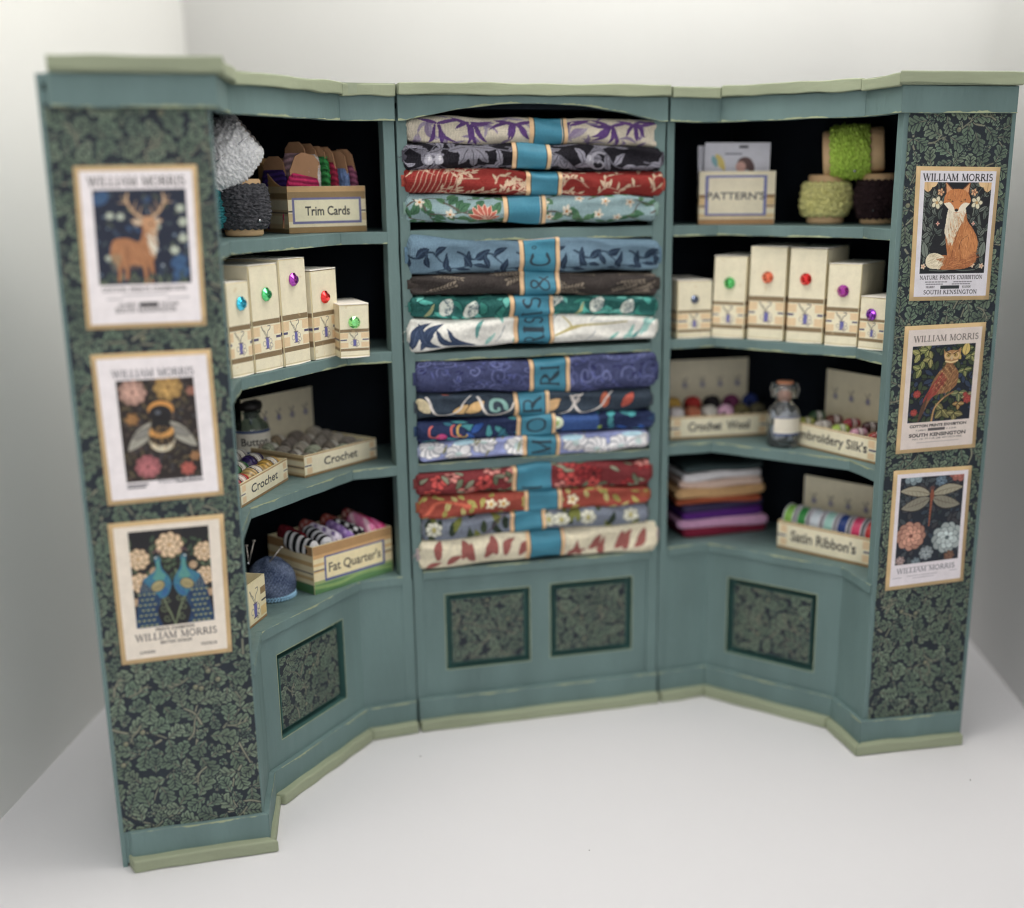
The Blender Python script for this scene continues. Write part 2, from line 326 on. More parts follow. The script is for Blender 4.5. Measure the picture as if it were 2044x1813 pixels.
# ---------------------------------------------------------------- light tent: table sheet and walls
def white(name, c, em=0): return mat(name, c, .75, .025, 6, .06, 700, spec=.25)
lw = np.array([[-12.42,-2.648],[-9.967,4.977]]); dv = (lw[1]-lw[0])/np.linalg.norm(lw[1]-lw[0])
WC = lw[0]+dv*22.5; near = lw[0]-dv*60                                # back left corner, near end of the left wall
pv = np.array([dv[1], -dv[0]]); WR = WC+pv*31.3                      # back right corner
m = MB(); fl = [near-pv*1, WC+dv*1-pv*1, WR+dv*1+pv*6, WR+pv*6-dv*70, near]
m.add([(-70,-90,0),(90,-90,0),(90,60,0),(-70,60,0)], [(0,1,2,3)])
tag(m.build('tabletop', white('white_sheet', (.71,.705,.725))), kind='structure')
def wall(name, a, b, z0, z1, mt, th=.4, n=40, bowf=0.):
    a = np.array(a, float); b = np.array(b, float); t = (b-a)/np.linalg.norm(b-a); nn = np.array([t[1], -t[0]])
    V = []; Fc = []
    for i in range(n+1):
        p = a+(b-a)*i/n; w = bowf*math.sin(i*.9)*.05; q = p-nn*th
        V += [(p[0]+nn[0]*w,p[1]+nn[1]*w,z0),(p[0]+nn[0]*w,p[1]+nn[1]*w,z1),(q[0],q[1],z1),(q[0],q[1],z0)]
        if i < n: k = i*4; Fc += [(k,k+4,k+5,k+1),(k+1,k+5,k+6,k+2),(k+2,k+6,k+7,k+3),(k+3,k+7,k+4,k)]
    Fc += [(0,1,2,3),(4*n+3,4*n+2,4*n+1,4*n)]
    return tag(mesh_obj(name, V, Fc, mt, smooth=False), kind='structure')
wall('wall_left', near, WC, -.02, 60, white('white_tent_fabric', (.81,.808,.785)))
def sweep(name, pts, z0, z1, mt, th=.4):
    m = MB(); pts = [np.array(p, float) for p in pts]; V = []; Fc = []
    for i, p in enumerate(pts):
        t = pts[min(i+1,len(pts)-1)]-pts[max(i-1,0)]; t /= np.linalg.norm(t); nn = np.array([-t[1], t[0]]); q = p+nn*th; V += [(*p,z0),(*p,z1),(*q,z1),(*q,z0)]
        if i < len(pts)-1: k = 4*i; Fc += [(k,k+4,k+5,k+1),(k+1,k+5,k+6,k+2),(k+2,k+6,k+7,k+3),(k+3,k+7,k+4,k)]
    Fc += [(0,1,2,3),(4*len(pts)-1,4*len(pts)-2,4*len(pts)-3,4*len(pts)-4)]
    o = mesh_obj(name, V, Fc, mt, smooth=True); return tag(o, kind='structure')
RC_ = 5.0; cc_ = WR-pv*RC_-dv*RC_
arc = [cc_+dv*RC_*math.cos(a)+pv*RC_*math.sin(a) for a in np.linspace(0, math.pi/2, 24)]
sweep('wall_back', [WC-pv*.2]+arc+[WR-dv*70], -.02, 60, white('white_tent_back', (.84,.84,.83)))

# ---------------------------------------------------------------- cabinet pieces
rnd = random.Random(5)
def wob(k, seed):
    r = random.Random(seed); ph = [(r.uniform(.5,5), r.uniform(0,6.3), r.uniform(.2,1)) for _ in range(5)]
    return lambda s: k*sum(a*math.sin(f*s+p) for f,p,a in ph)/2.2
def beam(name, a, b, d0, d1, z0, z1, mt, parent, org, jit=.012, ga=0., gb=0., seed=0, worn=None, bevel=.02, arch=None):
    """a board along one front segment, mitred at both corners; d0 back, d1 front; slightly uneven by hand"""
    A0, A1, B0, B1 = PO(a,d0), PO(a,d1), PO(b,d0), PO(b,d1); L = np.linalg.norm(P[N.index(b)]-P[N.index(a)]); n = max(3, int(L/.22))
    w1, w2, w3 = wob(jit, seed), wob(jit, seed+1), wob(jit*.8, seed+2); V = []; Fc = []
    for i in range(n+1):
        t = i/n; ta = ga/L+(1-ga/L-gb/L)*t; p0 = A0+(B0-A0)*ta; p1 = A1+(B1-A1)*ta; nn = (p1-p0)/np.linalg.norm(p1-p0)
        s = ta*L; pf = p1+nn*w1(s); zb = z0+w2(s)+(arch(ta) if arch else 0); zt = z1+w3(s)
        V += [(*p0,zb),(*pf,zb),(*pf,zt),(*p0,zt)]
        if i < n: k = 4*i; Fc += [(k+1,k+5,k+6,k+2),(k+2,k+6,k+7,k+3),(k,k+4,k+5,k+1),(k+3,k+7,k+4,k)]
    Fc += [(0,1,2,3),(4*n+3,4*n+2,4*n+1,4*n)]; mi = [0]*len(Fc); mats = [mt]
    if worn:
        r = random.Random(seed+9); mats.append(WORN); k0 = len(V); nn0 = None; q = []
        for i in range(n*3+1):
            t = i/(3*n); ta = ga/L+(1-ga/L-gb/L)*t; p0 = A0+(B0-A0)*ta; p1 = A1+(B1-A1)*ta; nn = (p1-p0)/np.linalg.norm(p1-p0); s = ta*L
            h = max(.0, .018+.026*math.sin(s*2.1+seed)+.014*math.sin(s*7.3+seed)+r.uniform(-.014,.016)); pf = p1+nn*(w1(s)+.006)
            if 'b' in worn: zb = z0+w2(s)+(arch(ta) if arch else 0); V += [(*pf,zb+.004),(*pf,zb+.006+h)]
            else: zt = z1+w3(s); V += [(*pf,zt-.006-h),(*pf,zt-.004)]
        for i in range(n*3): k = k0+2*i; Fc.append((k,k+2,k+3,k+1)); mi.append(1)
    return mesh_obj(name, V, Fc, mats, parent, mi, False, org, None, bevel)
def stile(name, a, b, s0, s1, z0, z1, d0, d1, mt, parent, org):
    A, B = P[N.index(a)], P[N.index(b)]; t = (B-A)/np.linalg.norm(B-A); n = np.array([t[1],-t[0]])
    m = MB(); nz = 24; w = wob(.012, s0*7+z0)
    V = []; Fc = []
    for i in range(nz+1):
        z = z0+(z1-z0)*i/nz; e0, e1 = w(z), w(z+50)
        for s, d in ((s0+e0,d0),(s0+e0,d1),(s1+e1,d1),(s1+e1,d0)): q = A+t*s+n*d; V.append((*q,z))
        if i < nz: k = 4*i; Fc += [(k,k+1,k+5,k+4),(k+1,k+2,k+6,k+5),(k+2,k+3,k+7,k+6),(k+3,k,k+4,k+7)]
    Fc += [(3,2,1,0),(4*nz,4*nz+1,4*nz+2,4*nz+3)]
    return mesh_obj(name, V, Fc, mt, parent, None, False, org, None, .015)
def faceplate(name, a, b, z0, z1, holes, parent, org, d=0., g=0.):
    """panelled cupboard front with recessed openings, each with its raised, papered field"""
    A, B = P[N.index(a)], P[N.index(b)]; L = np.linalg.norm(B-A); t = (B-A)/L; n = np.array([t[1],-t[0]])
    ss = sorted({g, L-g, *[h[0] for h in holes], *[h[1] for h in holes]}); zs = sorted({z0, z1, *[h[2] for h in holes], *[h[3] for h in holes]})
    q = lambda s, dd, z: (*(A+t*s+n*dd), z)
    m = MB()
    for i in range(len(ss)-1):
        for j in range(len(zs)-1):
            cs, cz = (ss[i]+ss[i+1])/2, (zs[j]+zs[j+1])/2
            if any(h[0] < cs < h[1] and h[2] < cz < h[3] for h in holes): continue
            m.add([q(ss[i],d,zs[j]), q(ss[i+1],d,zs[j]), q(ss[i+1],d,zs[j+1]), q(ss[i],d,zs[j+1])], [(0,1,2,3)])
    m.add([q(g,-.40,z0),q(L-g,-.40,z0),q(L-g,-.40,z1),q(g,-.40,z1)], [(3,2,1,0)])
    m.add([q(g,d,z0),q(g,-.40,z0),q(g,-.40,z1),q(g,d,z1)], [(0,1,2,3)][::-1]); m.add([q(L-g,d,z0),q(L-g,-.40,z0),q(L-g,-.40,z1),q(L-g,d,z1)], [(3,2,1,0)])
    for h in holes:
        c = [(h[0],h[2]),(h[1],h[2]),(h[1],h[3]),(h[0],h[3])]
        for i in range(4):
            (s0,y0),(s1,y1) = c[i], c[(i+1)%4]; m.add([q(s0,d,y0),q(s1,d,y1),q(s1,-.32,y1),q(s0,-.32,y0)], [(3,2,1,0)], 1)
        m.add([q(s,-.32,y) for s, y in c], [(0,1,2,3)], 1)
        for i in range(4):                       # thin rubbed line where the paint wore off round the opening
            (s0,y0),(s1,y1) = c[i], c[(i+1)%4]; cx_, cz_ = (h[0]+h[1])/2, (h[2]+h[3])/2; w = .022
            e = lambda s, y: (s+w*np.sign(s-cx_), y+w*np.sign(y-cz_))
            m.add([q(s0,d+.006,y0),q(s1,d+.006,y1),q(*[(v) for v in (e(s1,y1)[0],)],d+.006,e(s1,y1)[1]),q(e(s0,y0)[0],d+.006,e(s0,y0)[1])], [(0,1,2,3)] if i in (9,) else [(3,2,1,0)], 2)
    o = mesh_obj(name, m.v, m.f, [TEAL, DEEP, WORN], parent, m.m, False, org)
    for k, h in enumerate(holes):
        g2 = .19; s0, s1, y0, y1 = h[0]+g2, h[1]-g2, h[2]+g2, h[3]-g2; mm = MB()
        mm.hexa([q(s0,-.10,y0),q(s1,-.10,y0),q(s1,-.315,y0),q(s0,-.315,y0)], [q(s0,-.10,y1),q(s1,-.10,y1),q(s1,-.315,y1),q(s0,-.315,y1)])
        pn = mm.build('raised_field', DEEP, parent, org=org, bevel=.015)
        ppu = 95 if a == 'LS' else 48; cv = oak_paper(s1-s0-.04, y1-y0-.04, ppu, 40+k+int(abs(A[0])*3), .85)
        XX, YY = np.meshgrid(np.linspace(s0+.02, s1-.02, cv.W), np.linspace(y0+.02, y1-.02, cv.H))
        xyz = np.stack([A[0]+t[0]*XX-n[0]*.09, A[1]+t[1]*XX-n[1]*.09, YY], -1)
        pp = grid_obj('wallpaper', xyz, cv.a, PAPER, pn, org, smooth=False)
    return o

def oak_leaf(x, y, ang, L, W, bend=0., grow=0.):
    """rounded oak lobes, widest past the middle"""
    n = 52; t = np.linspace(0, 1, n); env = W*(.34+.66*np.sin(math.pi*np.clip(t, 0, 1)**1.25)); lob = np.abs(np.sin(math.pi*(3.5*t+.0)))**.55
    w = env*(.36+.64*lob)*np.clip(t*7, .10, 1)*np.clip((1-t)*12, 0, 1)**.5+grow
    c = np.stack([t*(L+grow)-grow*.5, bend*L*np.sin(math.pi*t)], 1)
    up = c+np.stack([.16*w, w/2], 1); dn = c+np.stack([.16*w, -w/2], 1); q = np.concatenate([up, dn[::-1]]); ca, sa = math.cos(ang), math.sin(ang); R = np.array([[ca,-sa],[sa,ca]])
    return q@R.T+[x,y], c@R.T+[x,y]
def oak_paper(w, h, ppu, seed, sc=1.):
    """dense oak leaf and twig pattern on navy, the paper's own ink"""
    r = random.Random(seed); bgc = (31,40,50); cv = Cv(w, h, ppu, bgc); K = 16/sc; occ = np.zeros((int(h*K)+2, int(w*K)+2), bool)
    greens = [(88,107,88),(95,112,92),(83,100,84),(99,114,94)]; tw = [(128,128,106),(116,118,98)]
    oy, ox = np.mgrid[0:occ.shape[0], 0:occ.shape[1]]
    def inside(q):
        p = q*K; x0,x1 = int(max(0,p[:,0].min())), int(min(occ.shape[1],p[:,0].max()+1)); y0,y1 = int(max(0,p[:,1].min())), int(min(occ.shape[0],p[:,1].max()+1))
        if x1 <= x0 or y1 <= y0: return None
        X, Y = ox[y0:y1,x0:x1], oy[y0:y1,x0:x1]; m = np.zeros(X.shape, bool)
        for (xa,ya),(xb,yb) in zip(p, np.roll(p,-1,0)):
            if ya != yb: m ^= ((ya > Y) != (yb > Y)) & (X < (xb-xa)*(Y-ya)/(yb-ya)+xa)
        return (slice(y0,y1), slice(x0,x1), m)
    def put(x, y, ang, L, W, tol):
        q, c = leaf_pts(x, y, ang, L, W, 0); s_ = inside(q)
        if s_ is None: return False
        a, b, m = s_; n = m.sum()
        if n < 3 or (occ[a,b] & m).sum() > tol*n: return False
        occ[a,b] |= m; bend = r.uniform(-.1,.1); g = np.array(r.choice(greens), float)*r.uniform(.93,1.08)
        q, c = oak_leaf(x, y, ang, L, W, bend, .05*sc); cv.poly(q, bgc)
        q, c = oak_leaf(x, y, ang, L, W, bend); cv.poly(q, g*1.18)
        q, c = oak_leaf(x+math.cos(ang)*.02*sc, y+math.sin(ang)*.02*sc, ang, L*.95, W, bend, -.035*sc); cv.poly(q, g)
        for k in range(8, 44, 11):
            for sg in (-1, 1):
                b = ang+sg*.8; l2 = W*.40; cv.stroke([c[k], (c[k][0]+math.cos(b)*l2, c[k][1]+math.sin(b)*l2)], .026*sc, bgc, .012*sc)
        cv.stroke(c[:46], .042*sc, bgc, .016*sc); cv.stroke(c[:22], .018*sc, tw[0], .008*sc)
        return True
    # sprays: a wandering twig with leaves either side
    for _ in range(int(w*h*1.5/sc/sc)+3):
        x, y, a = r.uniform(0,w), r.uniform(-.3,h), r.uniform(0,6.28); p = [(x,y)]
        for k in range(4): a += r.uniform(-.55,.55); p.append((p[-1][0]+math.cos(a)*.34*sc, p[-1][1]+math.sin(a)*.34*sc))
        c = curve(p, 6); s_ = inside(np.vstack([c+[.03,.03], c[::-1]-[.03,.03]]))
        if s_ is not None and (occ[s_[0],s_[1]] & s_[2]).sum() > .5*max(1,s_[2].sum()): continue
        cv.stroke(c, .09*sc, bgc, .05*sc); cv.stroke(c, .055*sc, r.choice(tw), .022*sc)
        for k in range(3, len(c), 4):
            d = c[min(k+1,len(c)-1)]-c[k-1]; an = math.atan2(d[1], d[0])
            for sg in (-1,1):
                if r.random() < .85: put(c[k][0], c[k][1], an+sg*r.uniform(.6,1.0), r.uniform(.46,.62)*sc, r.uniform(.34,.42)*sc, .10)
        d = c[-1]-c[-3]; put(c[-1][0], c[-1][1], math.atan2(d[1], d[0]), r.uniform(.5,.66)*sc, .42*sc, .12)
    for L0, n, tol in ((.6, 70, .08), (.46, 120, .09), (.34, 150, .10), (.22, 90, .06)):
        for _ in range(int(w*h*n/sc/sc)): put(r.uniform(-.2,w+.1), r.uniform(-.2,h+.1), r.uniform(0,6.28), L0*sc*r.uniform(.9,1.15), L0*sc*r.uniform(.66,.78), tol)
    for _ in range(int(w*h*.5/sc/sc)+1):      # forked beige twigs over the leaves
        x, y, a = r.uniform(0,w), r.uniform(0,h), r.uniform(0,6.28); p = [(x,y)]
        for k in range(3): a += r.uniform(-.5,.5); p.append((p[-1][0]+math.cos(a)*.17*sc, p[-1][1]+math.sin(a)*.17*sc))
        c = curve(p, 5); cv.stroke(c, .08*sc, bgc, .05*sc); cv.stroke(c, .045*sc, r.choice(tw), .02*sc)
        for k in (4, 8, 12):
            b = a+r.choice((-1,1))*r.uniform(.6,1.1); q2 = [c[k], (c[k][0]+math.cos(b)*.15*sc, c[k][1]+math.sin(b)*.15*sc)]; cv.stroke(q2, .04*sc, r.choice(tw), .015*sc)
    for _ in range(int(w*h*.3/sc/sc)+1):
        x, y = r.uniform(.1, w-.1), r.uniform(.1, h-.1); cv.ell(x, y, .085*sc, .085*sc, bgc); cv.ell(x, y, .062*sc, .062*sc, (112,116,90)); cv.ell(x+.02*sc, y+.03*sc, .035*sc, .02*sc, (146,136,112))
    cv.grain(4, seed); return cv

def holes_of(a, b, quads):
    out = []
    for q in quads:
        pts = [on_seg(u, v, a, b)[:2] for u, v in q]; out.append((np.mean([pts[0][0],pts[3][0]]), np.mean([pts[1][0],pts[2][0]]), np.mean([pts[2][1],pts[3][1]]), np.mean([pts[0][1],pts[1][1]])))
    return out

SEG = {'left': ['LE0','LE1','LS','LB','LC'], 'centre': ['LC','RC'], 'right': ['RC','RB','RS','RE1','RE0']}
BACK = {'left': [(-.06,3.3),(-3.6,3.3),(-8.75,-1.6)], 'centre': [(8.25,3.3),(.06,3.3)], 'right': [(16.3,-1.6),(12.0,3.3),(8.38,3.3)]}
LV = {'left': dict(s1=(15.55,15.89), s2=(12.06,12.38), s3=(8.55,8.86), c=5.31), 'centre': dict(s1=(15.58,15.91), s2=(12.04,12.27), s3=(8.58,8.86), c=5.40), 'right': dict(s1=(15.58,15.89), s2=(12.06,12.35), s3=(8.58,8.92), c=5.46)}
UN = {}
def front_chain(side, d):
    names = SEG[side]; pts = [tuple(PO(n, d)) for n in names]
    if side == 'left': pts[-1] = (pts[-1][0]-.04, pts[-1][1])
    if side == 'centre': pts = [(pts[0][0]+.03, pts[0][1]), (pts[1][0]-.03, pts[1][1])]
    if side == 'right': pts[0] = (pts[0][0]+.04, pts[0][1])
    return pts
def cabinet(side, label):
    names = SEG[side]; lv = LV[side]; g = 'painted shelf units of the display'
    org = {'left': (-4.5,-1,0), 'centre': (4.15,1.5,0), 'right': (12.8,-1,0)}[side]
    u = thing('shelf_unit', label, 'shelf unit', org, 0, g); UN[side] = u
    sd = {'left': 100, 'centre': 200, 'right': 300}[side]
    def poly(df): 
        fc = front_chain(side, df)
        if side == 'left': fc = fc[1:]; return fc+BACK[side][:2]+[(-8.55,-1.7),(-8.6,-5.9),(fc[0][0]-.12, fc[0][1]+.2)]
        if side == 'right': fc = fc[:-1]; return fc+[(fc[-1][0]+.12,fc[-1][1]+.2),(16.1,-5.4),(16.1,-1.7)]+BACK[side][1:]
        return fc+BACK[side]
    # shelves: board (dark underside and back) with a painted front lip
    for k in ('s1','s2','s3'):
        z0, z1 = lv[k]; m = MB(); m.prism(poly(-.02), z0, z1-.012)
        sh = m.build('shelf', TEAL, u, org=org)
        seg = names[1:] if side == 'left' else (names[:-1] if side == 'right' else names)
        for i in range(len(seg)-1):
            ga = .33 if seg[i] in ('LC','RC') else 0; gb = .33 if seg[i+1] in ('LC','RC') else 0
            if {seg[i],seg[i+1]} in ({'LE1','LS'},): ga = .1
            if {seg[i],seg[i+1]} in ({'RS','RE1'},): gb = .26
            beam('shelf_lip', seg[i], seg[i+1], -.12, .0 if side != 'centre' else .0, z0-.004, z1, TEAL, sh, org, .012, ga, gb, sd+i+int(z0*3), worn='b' if k != 's3' else 't')
    z = lv['c']; m = MB(); m.prism(poly(-.03), z-.22, z-.01); ct = m.build('countertop', TEAL, u, org=org)
    seg = names[1:] if side == 'left' else (names[:-1] if side == 'right' else names)
    for i in range(len(seg)-1):
        ga = .33 if seg[i] in ('LC','RC') else 0; gb = .33 if seg[i+1] in ('LC','RC') else 0
        if seg[i+1] == 'RE1': gb = .05
        beam('counter_edge', seg[i], seg[i+1], -.12, .07, z-.3, z, TEAL, ct, org, .012, ga, gb, sd+40+i, worn='t', bevel=.03)
    # back, sides, ceiling
    m = MB(); fc = front_chain(side, -.35); bk = BACK[side]
    ch = ([(-.06, .1)]+bk+[tuple(PO('LE0',0))] if side == 'left' else [tuple(PO('RE0',0))]+bk+[(8.38,.1)] if side == 'right' else [(8.25,.1)]+bk+[(.06,.1)])
    for i in range(len(ch)-1):
        a, b = np.array(ch[i]), np.array(ch[i+1]); t = (b-a)/np.linalg.norm(b-a); n = np.array([t[1],-t[0]])
        # inner skin coloured near black for shade and outer teal skin
        inn = -1 if True else 1
        c = np.mean([np.array(q) for q in ch], 0); nn = n if (c-a)@n > 0 else -n
        th = .035 if (side == 'centre' and i in (0, len(ch)-2)) or (side == 'left' and i == 0) or (side == 'right' and i == len(ch)-2) else .12
        m.hexa([(*a,0),(*b,0),(*(b-nn*th),0),(*(a-nn*th),0)], [(*a,LIDB),(*b,LIDB),(*(b-nn*th),LIDB),(*(a-nn*th),LIDB)], 0)
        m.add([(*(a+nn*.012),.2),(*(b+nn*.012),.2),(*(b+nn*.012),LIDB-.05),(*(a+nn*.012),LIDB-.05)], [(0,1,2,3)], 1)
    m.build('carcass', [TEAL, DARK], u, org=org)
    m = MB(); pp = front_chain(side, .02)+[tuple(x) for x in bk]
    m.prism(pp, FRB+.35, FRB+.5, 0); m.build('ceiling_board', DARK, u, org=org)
    lidp = front_chain(side, D_LID-.06)+[tuple(x) for x in bk]
    m = MB(); m.prism(lidp, LIDB+.01, H-.03); m.build('top_board', mat('lid_paint', rgb(132,140,120), .65, .12, 50, .4, 200), u, org=org)
    m = MB(); m.prism(front_chain(side, -.35)+[tuple(x) for x in bk], .1, .25); m.build('bottom_board', TEAL, u, org=org)
    # trims by segment
    for i in range(len(names)-1):
        a, b = names[i], names[i+1]; ga = .045 if a in ('LC','RC') else .0; gb = .045 if b in ('LC','RC') else .0
        dz = {'LE0':.05,'LS':-.02,'LB':-.05,'LC':.01,'RC':-.03,'RB':.0,'RS':-.03,'RE1':.03}.get(a, 0); dd_ = {'LE0':.03,'LB':-.03,'LC':.02,'RC':-.03,'RS':-.02,'RE1':.03}.get(a, 0)
        beam('cornice', a, b, D_LID-.2, D_LID+dd_, LIDB+dz, H+dz, SAGE, u, org, .03, ga, gb+(.018 if b not in ('LC','RC','RE0') else 0), sd+i*7, bevel=.03)
        ar = (lambda t: .5*max(0, 1-((t-.5)/.47)**2)) if side == 'centre' else None
        beam('frieze', a, b, -.12, D_FR, FRB, LIDB, TEAL, u, org, .012, ga, gb, sd+i*7+3, worn='b', arch=ar)
        beam('plinth', a, b, -.15, D_PL, .12, PT, TEAL, u, org, .012, ga, gb, sd+i*7+4, worn='t')
        beam('base_moulding', a, b, -.15, D_SL-(.12 if a == 'LE1' else 0), 0.004, ST-(.05 if a in ('LE1','RS') else 0), SAGE, u, org, .02, ga, gb, sd+i*7+5, bevel=.05)
    # stiles
    zc = lv['c']-.15
    L = lambda a, b: np.linalg.norm(P[N.index(b)]-P[N.index(a)])
    if side == 'left':
        stile('stile','LB','LC', L('LB','LC')-.37, L('LB','LC')-.03, PT-.2, FRB+.1, -.5, .015, TEAL, u, org)
        stile('stile','LE1','LS', .0, .14, PT-.2, FRB+.1, -.3, .012, TEAL, u, org)
    if side == 'centre':
        stile('stile','LC','RC', .03, .33, PT-.2, FRB+.1, -.5, .02, TEAL, u, org)
        stile('stile','LC','RC', L('LC','RC')-.40, L('LC','RC')-.03, PT-.2, FRB+.1, -.5, .02, TEAL, u, org)
    if side == 'right':
        stile('stile','RC','RB', .03, .27, PT-.2, FRB+.1, -.5, .015, TEAL, u, org)
        stile('stile','RS','RE1', L('RS','RE1')-.32, L('RS','RE1'), PT-.2, FRB+.1, -.3, .012, TEAL, u, org)
    # divider walls seen inside (dark)
    # cupboard fronts
    if side == 'left':
        faceplate('cupboard_front','LS','LB', PT-.2, zc, holes_of('LS','LB', [[(555,1306),(684,1237),(691,1393),(560,1478)]]), u, org)
        faceplate('cupboard_front','LB','LC', PT-.2, zc, [], u, org, g=.0); faceplate('cupboard_front','LE1','LS', PT-.2, zc, [], u, org)
    if side == 'centre':
        faceplate('cupboard_front','LC','RC', PT-.2, zc, holes_of('LC','RC', [[(889,1190),(1058,1171),(1059,1318),(893,1339)],[(1099,1167),(1261,1152),(1262,1294),(1100,1315)]]), u, org, d=-.05, g=.3)
    if side == 'right':
        faceplate('cupboard_front','RB','RS', PT-.2, zc, holes_of('RB','RS', [[(1450,1152),(1628,1187),(1626,1340),(1452,1303)]]), u, org)
        faceplate('cupboard_front','RC','RB', PT-.2, zc, [], u, org); faceplate('cupboard_front','RS','RE1', PT-.2, zc, [], u, org)
    # papered end panel
    if side in ('left','right'):
        a, b = ('LE0','LE1') if side == 'left' else ('RE1','RE0'); A, B = P[N.index(a)], P[N.index(b)]; Ls = L(a,b); t = (B-A)/Ls; n = np.array([t[1],-t[0]])
        m = MB(); q = lambda s, d, z: (*(A+t*s+n*d), z)
        m.hexa([q(0,0,.1),q(Ls,0,.1),q(Ls,-.18,.1),q(0,-.18,.1)], [q(0,0,LIDB),q(Ls,0,LIDB),q(Ls,-.18,LIDB),q(0,-.18,LIDB)]); m.build('end_panel', TEAL, u, org=org, bevel=.02)
        s0, s1 = (-.02, Ls-.03) if side == 'left' else (.13, Ls-.02); cv = oak_paper(s1-s0, FRB-PT+.1, 76 if side == 'left' else 62, 7 if side == 'left' else 12, 1.08)
        XX, ZZ = np.meshgrid(np.linspace(0, 1, cv.W), np.linspace(PT-.02, FRB+.08, cv.H))
        wv = wob(.025, 3 if side == 'left' else 4); wv2 = np.vectorize(lambda z: wv(z*.8))(ZZ[:, :1])
        SS = s0+wv2*.7+XX*(s1-s0-wv2*.5)
        dd = .022+.012*np.sin(ZZ*1.3)*np.sin(XX*3)**2
        xyz = np.stack([A[0]+t[0]*SS+n[0]*dd, A[1]+t[1]*SS+n[1]*dd, ZZ], -1); grid_obj('wallpaper', xyz, cv.a, PAPER, u, org)
    return u

for side, lb in (('left','left teal shelf unit with bent shelves and a papered end panel nearest the camera'), ('centre','middle teal shelf unit with an arched frieze filled with folded fabrics'), ('right','right teal shelf unit holding ribbon, felt and silks beside a papered end panel')):
    cabinet(side, lb)

# ---------------------------------------------------------------- posters
def poster(label, side, quad, painter, ppu, card=(192,166,126)):
    a, b = ('LE0','LE1') if side == 'left' else ('RE1','RE0')
    A = P[N.index(a)]; B = P[N.index(b)]; t = (B-A)/np.linalg.norm(B-A); n = np.array([t[1],-t[0]])
    TL, TR, BR, BL = [np.array(on_seg(u, v, a, b, .05)[:2]) for u, v in quad]
    w = (np.linalg.norm(TR-TL)+np.linalg.norm(BR-BL))/2; h = (np.linalg.norm(TL-BL)+np.linalg.norm(TR-BR))/2
    c = (TL+TR+BL+BR)/4; org = (*(A+t*c[0]+n*.05), BL[1])
    root = thing('art_print', label, 'poster', org, 0, 'exhibition prints pasted on the end panels')
    def sheet(u0, v0, u1, v1, W_, H_, d):
        U, V = np.meshgrid(np.linspace(u0, u1, W_), np.linspace(v0, v1, H_)); U = U[...,None]; V = V[...,None]
        q = (BL*(1-U)+BR*U)*(1-V)+(TL*(1-U)+TR*U)*V
        dd = d+.012*np.sin(U[...,0]*5)*np.sin(V[...,0]*4)
        return np.stack([A[0]+t[0]*q[...,0]+n[0]*dd, A[1]+t[1]*q[...,0]+n[1]*dd, q[...,1]], -1)
    g = sheet(0,0,1,1,12,14,.062); bk = g-np.array([n[0]*.03,n[1]*.03,0]); Hh, Ww = 14, 12
    V = list(g.reshape(-1,3))+list(bk.reshape(-1,3)); i = np.arange(Hh*Ww).reshape(Hh,Ww); Fc = [tuple(map(int,q)) for q in np.stack([i[:-1,:-1],i[:-1,1:],i[1:,1:],i[1:,:-1]],-1).reshape(-1,4)]
    K = Hh*Ww; rim = list(i[0])+list(i[1:,-1])+list(i[-1,-2::-1])+list(i[-2:0:-1,0]); rim = [int(x) for x in rim]
    Fc += [(rim[k], rim[k]+K, rim[(k+1)%len(rim)]+K, rim[(k+1)%len(rim)]) for k in range(len(rim))]
    mesh_obj('backing_card', V, Fc, mat('tan_card', rgb(*card), .65, .1, 150, .2, 500), root, None, True, org)
    e = .115/w; f = .115/h; cv = Cv(w*(1-2*e), h*(1-2*f), ppu, (232,224,226)); painter(cv, cv.w, cv.h); cv.grain(3, 1)
    grid_obj('printed_sheet', sheet(e,f,1-e,1-f,cv.W,cv.H,.07), cv.a, PRINT, root, org)
INK = (52,48,50)
